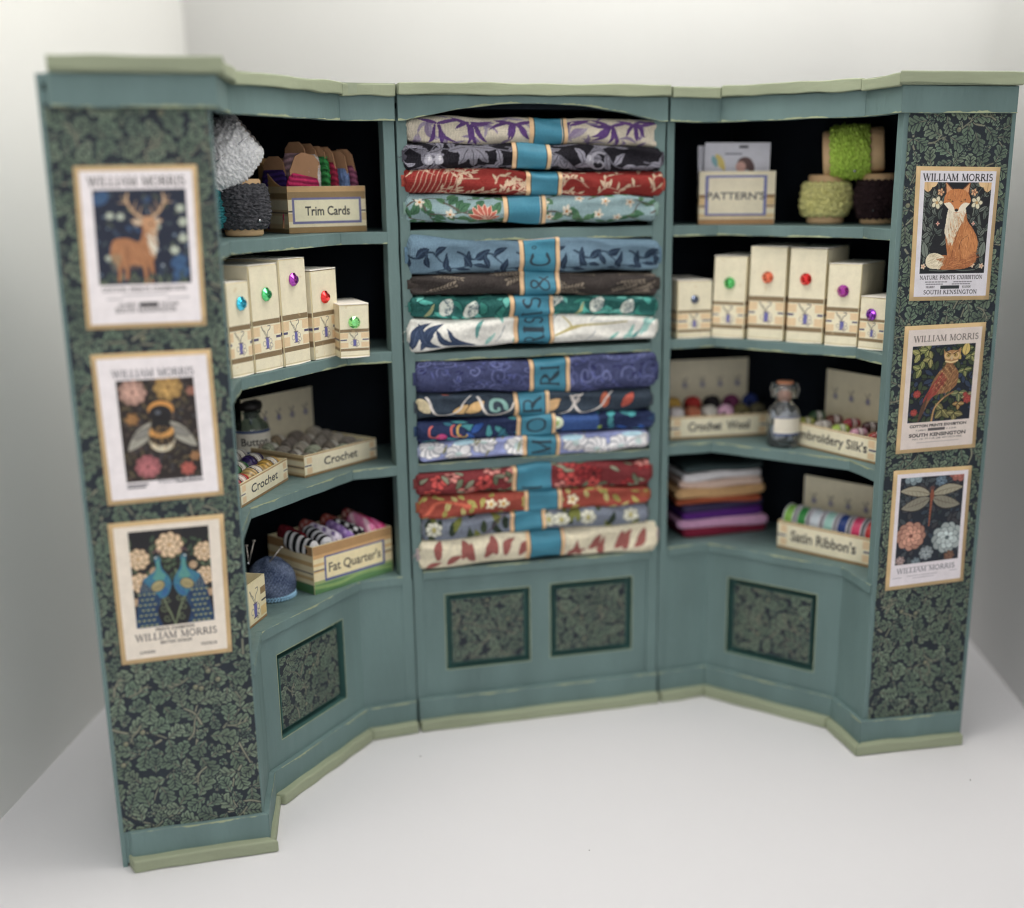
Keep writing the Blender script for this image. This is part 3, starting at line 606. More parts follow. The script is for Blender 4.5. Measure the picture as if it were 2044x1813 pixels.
class Art:      # picture area inside a poster, 0..1 across and 0..1.x up
    def __init__(s, cv, x0, y0, x1, y1, bg): s.cv, s.x0, s.y0, s.k = cv, x0, y0, (x1-x0); s.x1, s.y1 = x1, y1; s.ar = (y1-y0)/(x1-x0); s.save = cv.a.copy(); cv.rect(x0, y0, x1, y1, bg)
    def T(s, p): return [(s.x0+x*s.k, s.y0+y*s.k) for x, y in p]
    def poly(s, p, c, a=1.): s.cv.poly(s.T(p), c, a)
    def blob(s, p, c, a=1.): s.cv.poly(curve(s.T(list(p)+[p[0]]), 6), c, a)
    def st(s, p, w, c, w1=None): s.cv.stroke(curve(s.T(p), 6) if len(p) > 2 else s.T(p), w*s.k, c, None if w1 is None else w1*s.k)
    def ell(s, x, y, rx, ry, c, rot=0, a=1.): s.cv.ell(s.x0+x*s.k, s.y0+y*s.k, rx*s.k, ry*s.k, c, rot, a)
    def leaf(s, x, y, an, L, W, c, edge=None, vein=None, lobes=0, bend=0.): leaf(s.cv, s.x0+x*s.k, s.y0+y*s.k, an, L*s.k, W*s.k, c, edge, vein, lobes, bend, .012*s.k)
    def fl(s, x, y, r, n, c, ct, edge=None, rot=0.): flower(s.cv, s.x0+x*s.k, s.y0+y*s.k, r*s.k, n, c, ct, edge, rot)
    def sc(s, x, y, r, w, c, a0=0., tn=1.2, sg=1): scroll(s.cv, s.x0+x*s.k, s.y0+y*s.k, r*s.k, w*s.k, c, a0, tn, sg)
    def hatch(s, p, n, L, ang, cols, w, seed=0, spread=.35):
        q = np.array(p, float); r = random.Random(seed); x0, y0 = q.min(0); x1, y1 = q.max(0)
        for _ in range(n):
            x, y = r.uniform(x0, x1), r.uniform(y0, y1); ins = False
            for (xa,ya),(xb,yb) in zip(q, np.roll(q,-1,0)):
                if (ya > y) != (yb > y) and x < (xb-xa)*(y-ya)/(yb-ya)+xa: ins = not ins
            if ins: a = (ang(x,y) if callable(ang) else ang)+r.uniform(-spread, spread); s.cv.stroke(s.T([(x,y),(x+math.cos(a)*L,y+math.sin(a)*L)]), w*s.k, r.choice(cols), w*s.k*.4, .7)
    def end(s):   # trim to the picture rectangle
        X = (s.cv.X >= s.x0) & (s.cv.X <= s.x1); Y = (s.cv.Y >= s.y0) & (s.cv.Y <= s.y1); mk = Y[:,None] & X[None,:]; s.cv.a = np.where(mk[...,None], s.cv.a, s.save)
def peony(A, x, y, r, c, dk, n=9, seed=0):
    q = random.Random(seed); c = np.array(c, float)
    for ring, (rr, k) in enumerate(((1,.86),(.72,1.),(.45,1.08))):
        for i in range(n-ring*2):
            a = 6.283*i/(n-ring*2)+ring*.4+q.uniform(-.1,.1); px, py = x+math.cos(a)*r*rr*.55, y+math.sin(a)*r*rr*.5
            A.ell(px, py, r*rr*.44, r*rr*.34, dk, a, .8); A.ell(px, py, r*rr*.40, r*rr*.29, c*k*q.uniform(.92,1.06), a)
    A.ell(x, y, r*.13, r*.12, dk)
def p_deer(cv, w, h):
    serif_text(cv, 'WILLIAM MORRIS', w/2, h*.905, h*.055, INK, w*.86, True)
    A = Art(cv, w*.1, h*.26, w*.93, h*.88, (30,38,58)); r = random.Random(3)
    for _ in range(60): A.leaf(r.random(), r.random()*1.0, r.uniform(0,6), r.uniform(.06,.12), .04, r.choice([(52,66,88),(44,72,110),(60,70,78),(70,76,66)]))
    for _ in range(26): A.ell(r.random(), r.random(), r.uniform(.008,.02), r.uniform(.008,.02), r.choice([(150,160,170),(120,140,160)]))
    for x, y, q in ((.17,.76,.05),(.28,.75,.05),(.93,.83,.055),(.95,.68,.06),(.94,.5,.06),(.84,.37,.06),(.12,.3,.04),(.45,.66,.03),(.68,.63,.03)): peony(A, x, y, q, (196,204,182), (120,130,120), 6, int(x*99))
    for x, y in ((.88,.24),(.9,.12),(.08,.95)): A.ell(x, y, .1, .07, (52,94,140), .5, .8)
    FUR, DKF, LT = (172,112,66), (128,78,48), (214,204,184)
    for sx in (-1, 1):
        A.st([(.56+sx*.03,.72),(.56+sx*.14,.80),(.56+sx*.2,.92),(.56+sx*.19,1.0)], .034, (196,158,116), .02)
        for (a, b), (c, d) in (((.14,.80),(.1,.92)),((.18,.86),(.26,.98)),((.2,.9),(.3,.9)),((.08,.76),(.05,.86))): A.st([(.56+sx*a,b),(.56+sx*c,d)], .02, (190,150,110), .008)
        A.leaf(.56+sx*.04, .67, math.pi*.5-sx*1.3, .13, .06, (200,176,146), DKF)
    A.blob([(.15,.42),(.2,.5),(.34,.51),(.46,.47),(.5,.56),(.52,.68),(.64,.68),(.65,.5),(.63,.34),(.56,.2),(.4,.22),(.24,.2),(.15,.3)], FUR)
    for x, y0, y1 in ((.22,.3,.04),(.3,.28,.06),(.5,.25,.0),(.57,.25,.02)): A.st([(x,y0),(x+.015,(y0+y1)/2),(x,y1)], .06, FUR, .03); A.st([(x+.03,y0),(x+.03,y1)], .01, DKF)
    A.blob([(.54,.55),(.63,.58),(.66,.44),(.62,.3),(.57,.36)], LT); A.blob([(.5,.68),(.53,.74),(.6,.75),(.65,.7),(.66,.6),(.6,.53),(.55,.57)], (190,138,94)); A.ell(.63,.57,.045,.035,(206,182,154)); A.ell(.6,.66,.011,.011,(30,24,22)); A.ell(.665,.56,.014,.012,(50,36,34))
    A.hatch([(.15,.42),(.2,.5),(.46,.47),(.5,.6),(.65,.6),(.63,.34),(.56,.2),(.24,.2),(.15,.3)], 200, .05, -1.2, [(196,136,86),(146,92,54),(176,120,74)], .012, 1)
    A.blob([(.3,.46),(.36,.4),(.34,.28),(.3,.3)], DKF, .35); A.blob([(.16,.34),(.26,.32),(.2,.16),(.14,.2)], (150,140,110), .5)
    for _ in range(30): A.leaf(r.random(), r.uniform(-.05,.06), r.uniform(.8,2.3), .1, .03, r.choice([(80,96,70),(96,106,80),(60,76,66)]))
    A.end()
    serif_text(cv, 'COTTON PRINTS EXHIBITION', w/2, h*.215, h*.026, INK, w*.76, True)
    for y, x0, x1 in ((.19,.3,.7),(.165,.16,.3),(.165,.7,.9)): cv.stroke([(w*x0,h*y),(w*x1,h*y)], h*.006, (150,146,150))
    serif_text(cv, 'NEAREST', w*.34, h*.118, h*.016, INK, w*.16, True); cv.rect(w*.44, h*.112, w*.62, h*.14, (44,42,46)); serif_text(cv, 'STATION', w*.72, h*.118, h*.016, INK, w*.16, True)
    serif_text(cv, 'SOUTH KENSINGTON', w/2, h*.075, h*.03, INK, w*.55, True)
def p_bee(cv, w, h):
    serif_text(cv, 'WILLIAM MORRIS', w/2, h*.865, h*.05, (90,88,96), w*.74, True)
    A = Art(cv, w*.15, h*.12, w*.86, h*.845, (42,34,32)); r = random.Random(8)
    for _ in range(220): A.leaf(r.random(), r.random()*1.45, r.uniform(0,6), r.uniform(.06,.14), .05, r.choice([(70,62,50),(80,66,60),(62,58,62),(88,76,54)]), (30,25,24))
    peony(A, .2, 1.22, .19, (206,160,140), (120,80,76), 9, 1); peony(A, .66, 1.26, .2, (190,148,70), (120,84,40), 8, 2); peony(A, .3, .2, .18, (184,104,108), (110,56,62), 10, 3)
    peony(A, .16, .86, .1, (170,120,60), (96,66,40), 6, 4); peony(A, .82, .13, .11, (190,92,78), (110,50,44), 7, 5); peony(A, .93, .3, .08, (170,120,70), (90,60,44), 6, 6); peony(A, .96, 1.2, .08, (170,110,90), (90,60,44), 6, 7)
    for sx in (-1,1): A.leaf(.52+sx*.08, .8, math.pi/2-sx*2.35, .52, .18, (160,156,142), (80,76,70), (90,86,80)); A.leaf(.52+sx*.1, .72, math.pi/2-sx*2.0+0, .3, .1, (130,128,120), (80,76,70))
    A.ell(.52,.55,.17,.16,(206,196,168)); A.ell(.52,.6,.17,.12,(30,26,26)); A.ell(.52,.67,.165,.09,(206,140,50)); A.ell(.52,.75,.13,.1,(30,27,28)); A.ell(.54,.97,.17,.12,(206,140,50)); A.ell(.53,.91,.15,.12,(34,32,36)); A.ell(.53,.84,.12,.1,(30,28,30)); A.ell(.5,.93,.04,.03,(90,94,104))
    A.hatch([(.36,.45),(.36,.75),(.66,.75),(.68,.45)], 160, .04, -1.57, [(230,176,90),(60,50,44),(90,70,50)], .009, 9)
    A.end()
    for x0, x1, y in ((.16,.34,.1),(.16,.32,.08),(.62,.86,.1)): cv.stroke([(w*x0,h*y),(w*x1,h*y)], h*.012, (90,88,96))
    serif_text(cv, 'WILLIAM MORRIS', w*.64, h*.1, h*.03, (120,118,124), w*.4, True)
def p_peacock(cv, w, h):
    cv.a[:] = (224,212,196); A = Art(cv, w*.13, h*.235, w*.89, h*.96, (32,32,36)); r = random.Random(5)
    for _ in range(90): A.leaf(r.random(), .55+r.random()*.6, r.uniform(0,6), r.uniform(.07,.14), .05, r.choice([(74,92,66),(86,102,74),(60,78,60)]), (24,26,28), None, 3)
    for k, (x, y) in enumerate(((.5,1.1),(.1,.94),(.93,.97),(.1,.62),(.93,.64),(.28,.76),(.78,.8),(.03,.36),(.98,.4))):
        rr = (.17,.14,.13,.13,.12,.05,.05,.05,.05)[k]; A.fl(x, y, rr, 9, (218,188,148), (196,158,110), (120,92,66), k); A.fl(x, y, rr*.55, 7, (226,198,160), (190,150,100), (140,108,78), k+.3)
    for sx in (-1, 1):
        X = lambda v: .5+sx*(v)
        for k in range(7): A.st([(X(.0),.0),(X(.03+.02*k),.12+.05*k),(X(.05+.02*k),.2+.05*k)], .012, (104,116,84), .006)
        for k, (x, y, q) in enumerate(((.1,.1,.05),(.13,.24,.05),(.08,.36,.045),(.17,.34,.04),(.1,.46,.035))): A.sc(X(x), y, q, .012, (106,118,86), .5+sx, 1.1, sx)
        tail = [(X(.14),.48),(X(.34),.66),(X(.42),.5),(X(.48),.2),(X(.5),-.06),(X(.17),-.06),(X(.21),.18),(X(.17),.34)]
        A.blob(tail, (28,54,92)); A.hatch(tail, 160, .09, -1.6, [(36,74,108),(24,44,80),(40,88,110)], .009, 3, .15)
        for i in range(7):
            for j in range(5):
                x, y = .24+.062*j+(i%2)*.03, .03+i*.072
                if x < .46-.1*max(0, y-.2) and x > .2: A.ell(X(x), y, .024, .024, (40,84,112)); A.ell(X(x), y, .018, .018, (176,172,92)); A.ell(X(x), y+.008, .013, .011, (28,56,94))
        for k in range(26): A.ell(X(.22+.04*(k%5)), .5+.03*(k//5), .008, .008, (150,150,110))
        A.blob([(X(.16),.96),(X(.125),.92),(X(.13),.86),(X(.11),.78),(X(.06),.7),(X(.02),.62),(X(.02),.53),(X(.07),.42),(X(.15),.38),(X(.2),.44),(X(.3),.56),(X(.36),.66),(X(.27),.72),(X(.2),.78),(X(.19),.86),(X(.2),.93)], (40,110,142))
        A.blob([(X(.155),.94),(X(.14),.86),(X(.13),.76),(X(.08),.68),(X(.14),.62),(X(.24),.66),(X(.19),.76),(X(.18),.88)], (72,142,134))
        A.blob([(X(.03),.56),(X(.08),.44),(X(.15),.4),(X(.12),.5)], (34,86,146), .8)
        A.hatch([(X(.03),.5),(X(.03),.7),(X(.2),.8),(X(.32),.66),(X(.15),.4)], 120, .04, -1.2, [(60,130,140),(40,100,140),(84,150,140)], .008, 4)
        A.ell(X(.185), .555, .095, .072, (60,60,44), sx*-.5); A.ell(X(.185), .555, .086, .064, (164,150,100), sx*-.5)
        for k in range(10): A.st([(X(.12+.014*k),.6-.006*k),(X(.13+.014*k),.53-.004*k)], .005, (120,108,70))
        A.ell(X(.17), .94, .034, .028, (60,104,126)); A.ell(X(.185), .94, .014, .011, (210,210,200)); A.leaf(X(.2), .93, math.pi if sx < 0 else 0, .045, .018, (60,56,54))
        A.st([(X(.1),1.0),(X(.15),1.04),(X(.22),1.01)], .012, (124,84,92)); A.st([(X(.15),.96),(X(.15),1.03)], .005, (150,110,110))
    A.end()
    serif_text(cv, 'PRINTS EXHIBITION', w/2, h*.2, h*.022, INK, w*.38, True, bold=1.2); serif_text(cv, 'WILLIAM MORRIS', w*.51, h*.135, h*.048, (58,54,60), w*.8, True)
    serif_text(cv, 'BRITISH DESIGN', w/2, h*.098, h*.02, INK, w*.31, True, bold=1.2); serif_text(cv, 'LONDON', w*.14, h*.035, h*.018, INK, w*.15, bold=1.2); serif_text(cv, 'TEXTILES', w*.74, h*.05, h*.018, INK, w*.16, bold=1.2)
def p_fox(cv, w, h):
    cv.a[:] = (214,210,218); serif_text(cv, 'WILLIAM MORRIS', w/2, h*.925, h*.05, (44,42,46), w*.92, True, bold=1.15)
    A = Art(cv, w*.06, h*.185, w*.95, h*.912, (30,32,38)); r = random.Random(15)
    for sx in (-1, 1):
        X = lambda v: .5+sx*v
        for k in range(7): A.st([(X(.46),.1+.05*k),(X(.4-.02*k),.35+.13*k),(X(.3+.02*k),.55+.13*k)], .014, (94,104,96), .006)
        for _ in range(54):
            x, y = r.uniform(.2,.5), r.uniform(.05,1.36); A.leaf(X(x), y, math.pi/2+sx*r.uniform(-1.4,1.1), r.uniform(.09,.17), .05, r.choice([(88,98,92),(104,112,104),(74,84,80)]), (24,26,30), (44,50,50), 0, r.uniform(-.2,.2))
        A.leaf(X(.42), .22, math.pi/2-sx*.2, .22, .1, (112,122,112), (24,26,30), (60,66,62))
        A.leaf(X(.44), 1.1, math.pi/2-sx*.1, .2, .14, (216,176,120), (30,28,26), (170,120,70)); A.leaf(X(.4), 1.17, math.pi/2+sx*.8, .14, .08, (222,186,132))
        A.fl(X(.3), .96, .085, 5, (214,206,176), (190,150,90), (90,84,70)); A.fl(X(.25), 1.1, .05, 5, (216,168,120), (170,100,60), (80,60,50)); A.fl(X(.3), .12, .045, 5, (220,190,160), (200,120,80)); A.fl(X(.45), .1, .04, 5, (214,186,156), (190,120,80)); A.fl(X(.27), .68, .03, 4, (220,170,150), (190,100,80))
        A.sc(X(.08), 1.3, .07, .014, (96,104,112), 0, 1., sx); A.sc(X(.2), 1.34, .06, .012, (96,104,100), 1, 1., sx)
        for k in range(4): A.ell(X(.1+.1*k), 1.36, .01, .01, (220,220,214))
        A.st([(X(.0),.07),(X(.15),.04),(X(.35),.05)], .014, (90,98,92))
    FX, DK, WH = (186,112,52), (120,66,34), (222,210,184)
    A.blob([(.42,.2),(.36,.5),(.37,.7),(.42,.86),(.62,.88),(.68,.72),(.78,.6),(.86,.45),(.85,.28),(.76,.17),(.6,.14)], FX)
    A.blob([(.7,.64),(.8,.55),(.86,.4),(.82,.26),(.7,.16),(.62,.24),(.6,.42)], (200,126,62)); A.st([(.62,.46),(.58,.34),(.62,.2)], .01, DK); A.st([(.56,.62),(.5,.4),(.47,.2)], .012, DK); A.st([(.7,.52),(.6,.44),(.59,.3)], .008, DK)
    A.blob([(.34,.56),(.38,.88),(.5,.93),(.64,.88),(.62,.74),(.54,.58),(.46,.38),(.4,.44)], WH)
    for k in range(7): A.st([(.4+.03*k,.8),(.4+.022*k,.6)], .006, (190,174,146))
    A.st([(.43,.4),(.42,.2)], .05, FX, .04); A.st([(.52,.4),(.5,.2)], .05, (176,104,50), .04); A.ell(.43,.18,.035,.02,(70,44,34)); A.ell(.51,.17,.035,.02,(70,44,34))
    A.blob([(.84,.3),(.86,.18),(.74,.08),(.5,.055),(.3,.06),(.14,.1),(.1,.18),(.2,.24),(.4,.25),(.62,.19)], (178,106,52)); A.blob([(.3,.06),(.14,.08),(.08,.16),(.12,.26),(.24,.28),(.36,.22),(.24,.2),(.34,.14)], (222,208,176))
    for k in range(9): A.st([(.3+.05*k,.2-.004*k),(.26+.055*k,.1)], .006, DK)
    body = [(.42,.2),(.38,.5),(.44,.86),(.62,.88),(.68,.72),(.78,.6),(.86,.45),(.85,.28),(.76,.17),(.6,.14)]
    A.hatch(body, 420, .06, -1.3, [(206,134,70),(160,92,42),(190,116,56),(218,150,88)], .011, 2)
    A.hatch([(.34,.56),(.38,.88),(.5,.93),(.64,.88),(.62,.74),(.54,.58),(.46,.38),(.4,.44)], 200, .06, -1.6, [(232,222,200),(204,190,162),(216,204,178)], .012, 3)
    A.hatch([(.84,.3),(.86,.18),(.74,.08),(.4,.06),(.36,.22),(.62,.19)], 220, .07, .2, [(206,134,74),(140,80,40),(170,98,50)], .012, 4)
    A.hatch([(.3,.06),(.1,.12),(.12,.26),(.34,.22)], 90, .06, .5, [(232,220,196),(190,172,136)], .012, 5)
    for sx in (-1, 1): A.poly([(.5+sx*.05,1.12),(.5+sx*.19,1.25),(.5+sx*.17,1.02)], DK); A.poly([(.5+sx*.07,1.12),(.5+sx*.175,1.22),(.5+sx*.155,1.04)], (214,150,96))
    A.blob([(.3,.96),(.32,1.06),(.4,1.13),(.5,1.14),(.6,1.13),(.68,1.06),(.7,.96),(.6,.88),(.5,.82),(.4,.88)], (196,118,54)); 
    for sx in (-1,1): A.blob([(.5+sx*.2,.95),(.5+sx*.1,.96),(.5+sx*.03,.88),(.5,.83),(.5+sx*.1,.86)], (228,216,192)); A.st([(.5+sx*.12,1.0),(.5+sx*.06,.975)], .022, (66,44,30), .012); A.ell(.5+sx*.09, .988, .012, .008, (196,160,70))
    A.hatch([(.32,.98),(.34,1.08),(.5,1.13),(.66,1.08),(.68,.98),(.5,.9)], 150, .04, 1.4, [(214,142,78),(166,96,46),(200,124,60)], .01, 6)
    A.blob([(.46,.98),(.54,.98),(.53,.86),(.47,.86)], (206,128,62)); A.ell(.5,.86,.026,.02,(30,26,26)); A.end()
    serif_text(cv, 'NATURE PRINTS EXHIBITION', w/2, h*.14, h*.028, INK, w*.86, True, bold=1.15)
    for y, x0, x1 in ((.118,.15,.46),(.118,.54,.8),(.1,.16,.4),(.1,.52,.78)): 
        for k in range(7): cv.stroke([(w*(x0+(x1-x0)*k/7),h*y),(w*(x0+(x1-x0)*(k+.6)/7),h*y)], h*.008, (120,116,122))
    serif_text(cv, 'NEAREST', w*.22, h*.07, h*.013, INK, w*.12, True); cv.rect(w*.36, h*.062, w*.62, h*.087, (46,52,56)); serif_text(cv, 'STATION', w*.72, h*.07, h*.013, INK, w*.12, True)
    serif_text(cv, 'SOUTH KENSINGTON', w/2, h*.02, h*.03, (44,42,46), w*.74, True, bold=1.15)
def p_owl(cv, w, h):
    cv.a[:] = (216,202,194); serif_text(cv, 'WILLIAM MORRIS', w*.52, h*.9, h*.046, (96,86,80), w*.88, True)
    A = Art(cv, w*.07, h*.225, w*.93, h*.865, (26,34,48)); r = random.Random(22)
    for _ in range(170): A.leaf(r.random(), r.random()*1.2, r.uniform(0,6), r.uniform(.08,.16), .06, r.choice([(44,58,84),(52,66,44),(60,74,50)]), (20,24,30))
    for x, y, s_, c in ((.12,1.0,.2,(134,134,70)),(.25,1.05,.2,(120,126,66)),(.15,.78,.2,(112,120,62)),(.3,.92,.18,(128,124,66)),(.85,1.05,.18,(90,104,62)),(.95,.95,.16,(110,116,64)),(.7,.6,.17,(124,128,74)),(.86,.74,.16,(96,108,62)),(.8,.4,.2,(96,108,74)),(.93,.36,.15,(110,112,84)),(.55,.16,.24,(108,104,60)),(.75,.1,.2,(112,106,62)),(.8,.24,.14,(150,110,60))):
        for k in range(3): A.leaf(x, y, .8+k*1.5+x*3, s_*.7, s_*.45, c, (26,30,26), (190,180,110), 3)
    A.leaf(.84, .95, 1.4, .2, .12, (206,180,90), (40,36,26), (120,96,50)); A.leaf(.78, .9, 2.2, .14, .07, (196,170,80), (40,36,26))
    for x, y, q in ((.12,.42,.065),(.09,.15,.06),(.94,.3,.075),(.9,.37,.04)): peony(A, x, y, q, (176,66,58), (110,34,36), 8, int(x*50))
    A.st([(.38,.0),(.42,.2),(.55,.34),(.7,.42)], .035, (146,106,66), .02); A.st([(.38,.0),(.42,.2),(.55,.34)], .01, (200,160,100))
    A.blob([(.6,.98),(.66,.84),(.76,.7),(.74,.52),(.6,.42),(.46,.4),(.34,.34),(.22,.1),(.26,.3),(.34,.56),(.44,.72),(.54,.82)], (136,92,54))
    A.blob([(.5,.74),(.58,.62),(.46,.44),(.3,.32),(.22,.3),(.3,.46)], (150,56,48)); A.blob([(.3,.4),(.24,.14),(.16,.0),(.2,.22)], (86,60,46))
    for i in range(9):
        for j in range(5): A.st([(.5+.04*j-.012*i, .78-.04*i+.01*j),(.515+.04*j-.012*i, .765-.04*i+.01*j)], .012, (196,156,96) if (i+j)%2 else (90,56,36))
    A.hatch([(.6,.95),(.66,.84),(.76,.7),(.74,.52),(.6,.42),(.46,.4),(.36,.45),(.44,.72)], 260, .05, -2.1, [(190,146,90),(100,64,40),(160,110,66)], .011, 7)
    A.hatch([(.5,.74),(.58,.62),(.46,.44),(.3,.32),(.22,.3),(.3,.46)], 120, .07, -2.3, [(176,80,64),(116,40,38)], .012, 8)
    A.blob([(.5,1.06),(.53,1.02),(.62,1.04),(.72,1.03),(.77,1.07),(.76,.94),(.7,.85),(.6,.85),(.52,.92)], (168,122,72))
    for sx in (-1,1): A.ell(.635+sx*.062, .96, .06, .055, (206,172,112)); A.ell(.635+sx*.058, .965, .03, .026, (90,60,40)); A.ell(.635+sx*.058, .965, .02, .02, (206,170,60)); A.ell(.635+sx*.056, .965, .01, .012, (20,18,18)); A.st([(.635+sx*.02,.98),(.635+sx*.1,1.02)], .014, (92,58,36))
    A.ell(.635,.92,.018,.032,(196,170,130)); A.st([(.54,.88),(.63,.86),(.73,.88)], .02, (222,196,140)); A.end()
    sans_text(cv, 'COTTON PRINTS EXHIBITION', w/2, h*.182, h*.022, INK, w*.78, grow=.006); sans_text(cv, 'NEAREST', w*.27, h*.15, h*.014, INK, w*.14); cv.rect(w*.36, h*.146, w*.6, h*.168, (90,84,86)); sans_text(cv, 'STATION', w*.69, h*.15, h*.014, INK, w*.14)
    sans_text(cv, 'SOUTH KENSINGTON', w/2, h*.1, h*.028, INK, w*.78, grow=.008); sans_text(cv, 'MAR. 12th TO MAR. 20th. ADMISSION FREE', w/2, h*.075, h*.013, (90,84,86), w*.68); cv.stroke([(w*.22,h*.05),(w*.8,h*.05)], .012, (150,140,140))
def p_dragonfly(cv, w, h):
    cv.a[:] = (222,214,220); A = Art(cv, w*.05, h*.19, w*.95, h*.965, (34,42,54)); r = random.Random(31)
    for _ in range(170): A.leaf(r.random(), r.random()*1.45, r.uniform(0,6), r.uniform(.08,.18), .06, r.choice([(50,62,76),(44,56,62),(66,74,80),(60,60,66)]), (28,32,42))
    peony(A, .2, 1.33, .18, (148,168,176), (70,84,94), 8, 1); peony(A, .92, 1.33, .17, (190,112,98), (110,60,58), 9, 2); peony(A, .64, 1.2, .1, (104,128,146), (50,64,78), 7, 3)
    peony(A, .22, .42, .24, (204,148,124), (120,72,64), 11, 4); peony(A, .8, .34, .26, (178,190,190), (84,98,102), 10, 5); peony(A, .48, .14, .12, (150,160,164), (70,80,86), 8, 6); peony(A, .08, .06, .08, (176,150,146), (84,70,70), 7, 7); peony(A, .85, .06, .09, (128,92,72), (70,50,44), 7, 8); peony(A, .32, .02, .08, (120,138,146), (60,72,80), 7, 9)
    for sx in (-1,1):
        A.leaf(.5+sx*.02, 1.02, math.pi/2-sx*1.42, .48, .14, (156,150,128), (70,60,50), (100,88,70), 0, sx*.05); A.leaf(.5+sx*.02, .96, math.pi/2-sx*1.85, .46, .17, (132,128,112), (60,52,46), (90,80,66), 0, -sx*.04)
        for k in range(6): A.st([(.5+sx*(.1+.06*k),1.0),(.5+sx*(.13+.06*k),1.07)], .005, (110,98,80)); A.st([(.5+sx*(.1+.055*k),.95),(.5+sx*(.13+.055*k),.85)], .005, (100,90,74))
    A.st([(.51,1.1),(.5,.8),(.49,.55)], .04, (150,84,56), .02); A.ell(.51,1.0,.032,.07,(134,70,48)); A.ell(.51,1.11,.04,.026,(96,60,56))
    for k in range(8): A.st([(.48,.9-.045*k),(.52,.9-.045*k)], .007, (80,44,36))
    A.end(); serif_text(cv, 'WILLIAM MORRIS', w/2, h*.11, h*.042, (110,108,120), w*.82, True)
    for x0, x1, y in ((.25,.62,.155),(.24,.66,.078),(.32,.62,.055),(.04,.16,.07),(.84,.94,.085)): cv.stroke([(w*x0,h*y),(w*x1,h*y)], h*.006, (170,164,172))
poster('print of a brown stag among dark blue leaves, top of the near left panel', 'left', [(145.4,332),(392.3,328.5),(412.6,649.8),(173,659)], p_deer, 62, (190,164,124))
poster('print of a striped bumblebee among dark flowers, middle of the near left panel', 'left', [(179.7,709),(420.4,696.9),(446.7,988),(215.2,1010)], p_bee, 62, (190,164,124))
poster('print of two blue peacocks face to face, lowest on the near left panel', 'left', [(214.3,1046.6),(446,1025.8),(463.5,1300.6),(243.6,1328)], p_peacock, 84, (190,164,124))
poster('print of a sitting red fox, top of the right end panel', 'right', [(1830,332),(1996.5,333.7),(1973,598),(1815,601)], p_fox, 84)
poster('print of an owl on a branch, middle of the right end panel', 'right', [(1807,652),(1968,643),(1946,893),(1788,906.7)], p_owl, 84)
poster('print of a dragonfly over pale blossoms, lowest on the right end panel', 'right', [(1784.7,940.5),(1939.6,929.4),(1922,1159.3),(1767,1179.6)], p_dragonfly, 70)

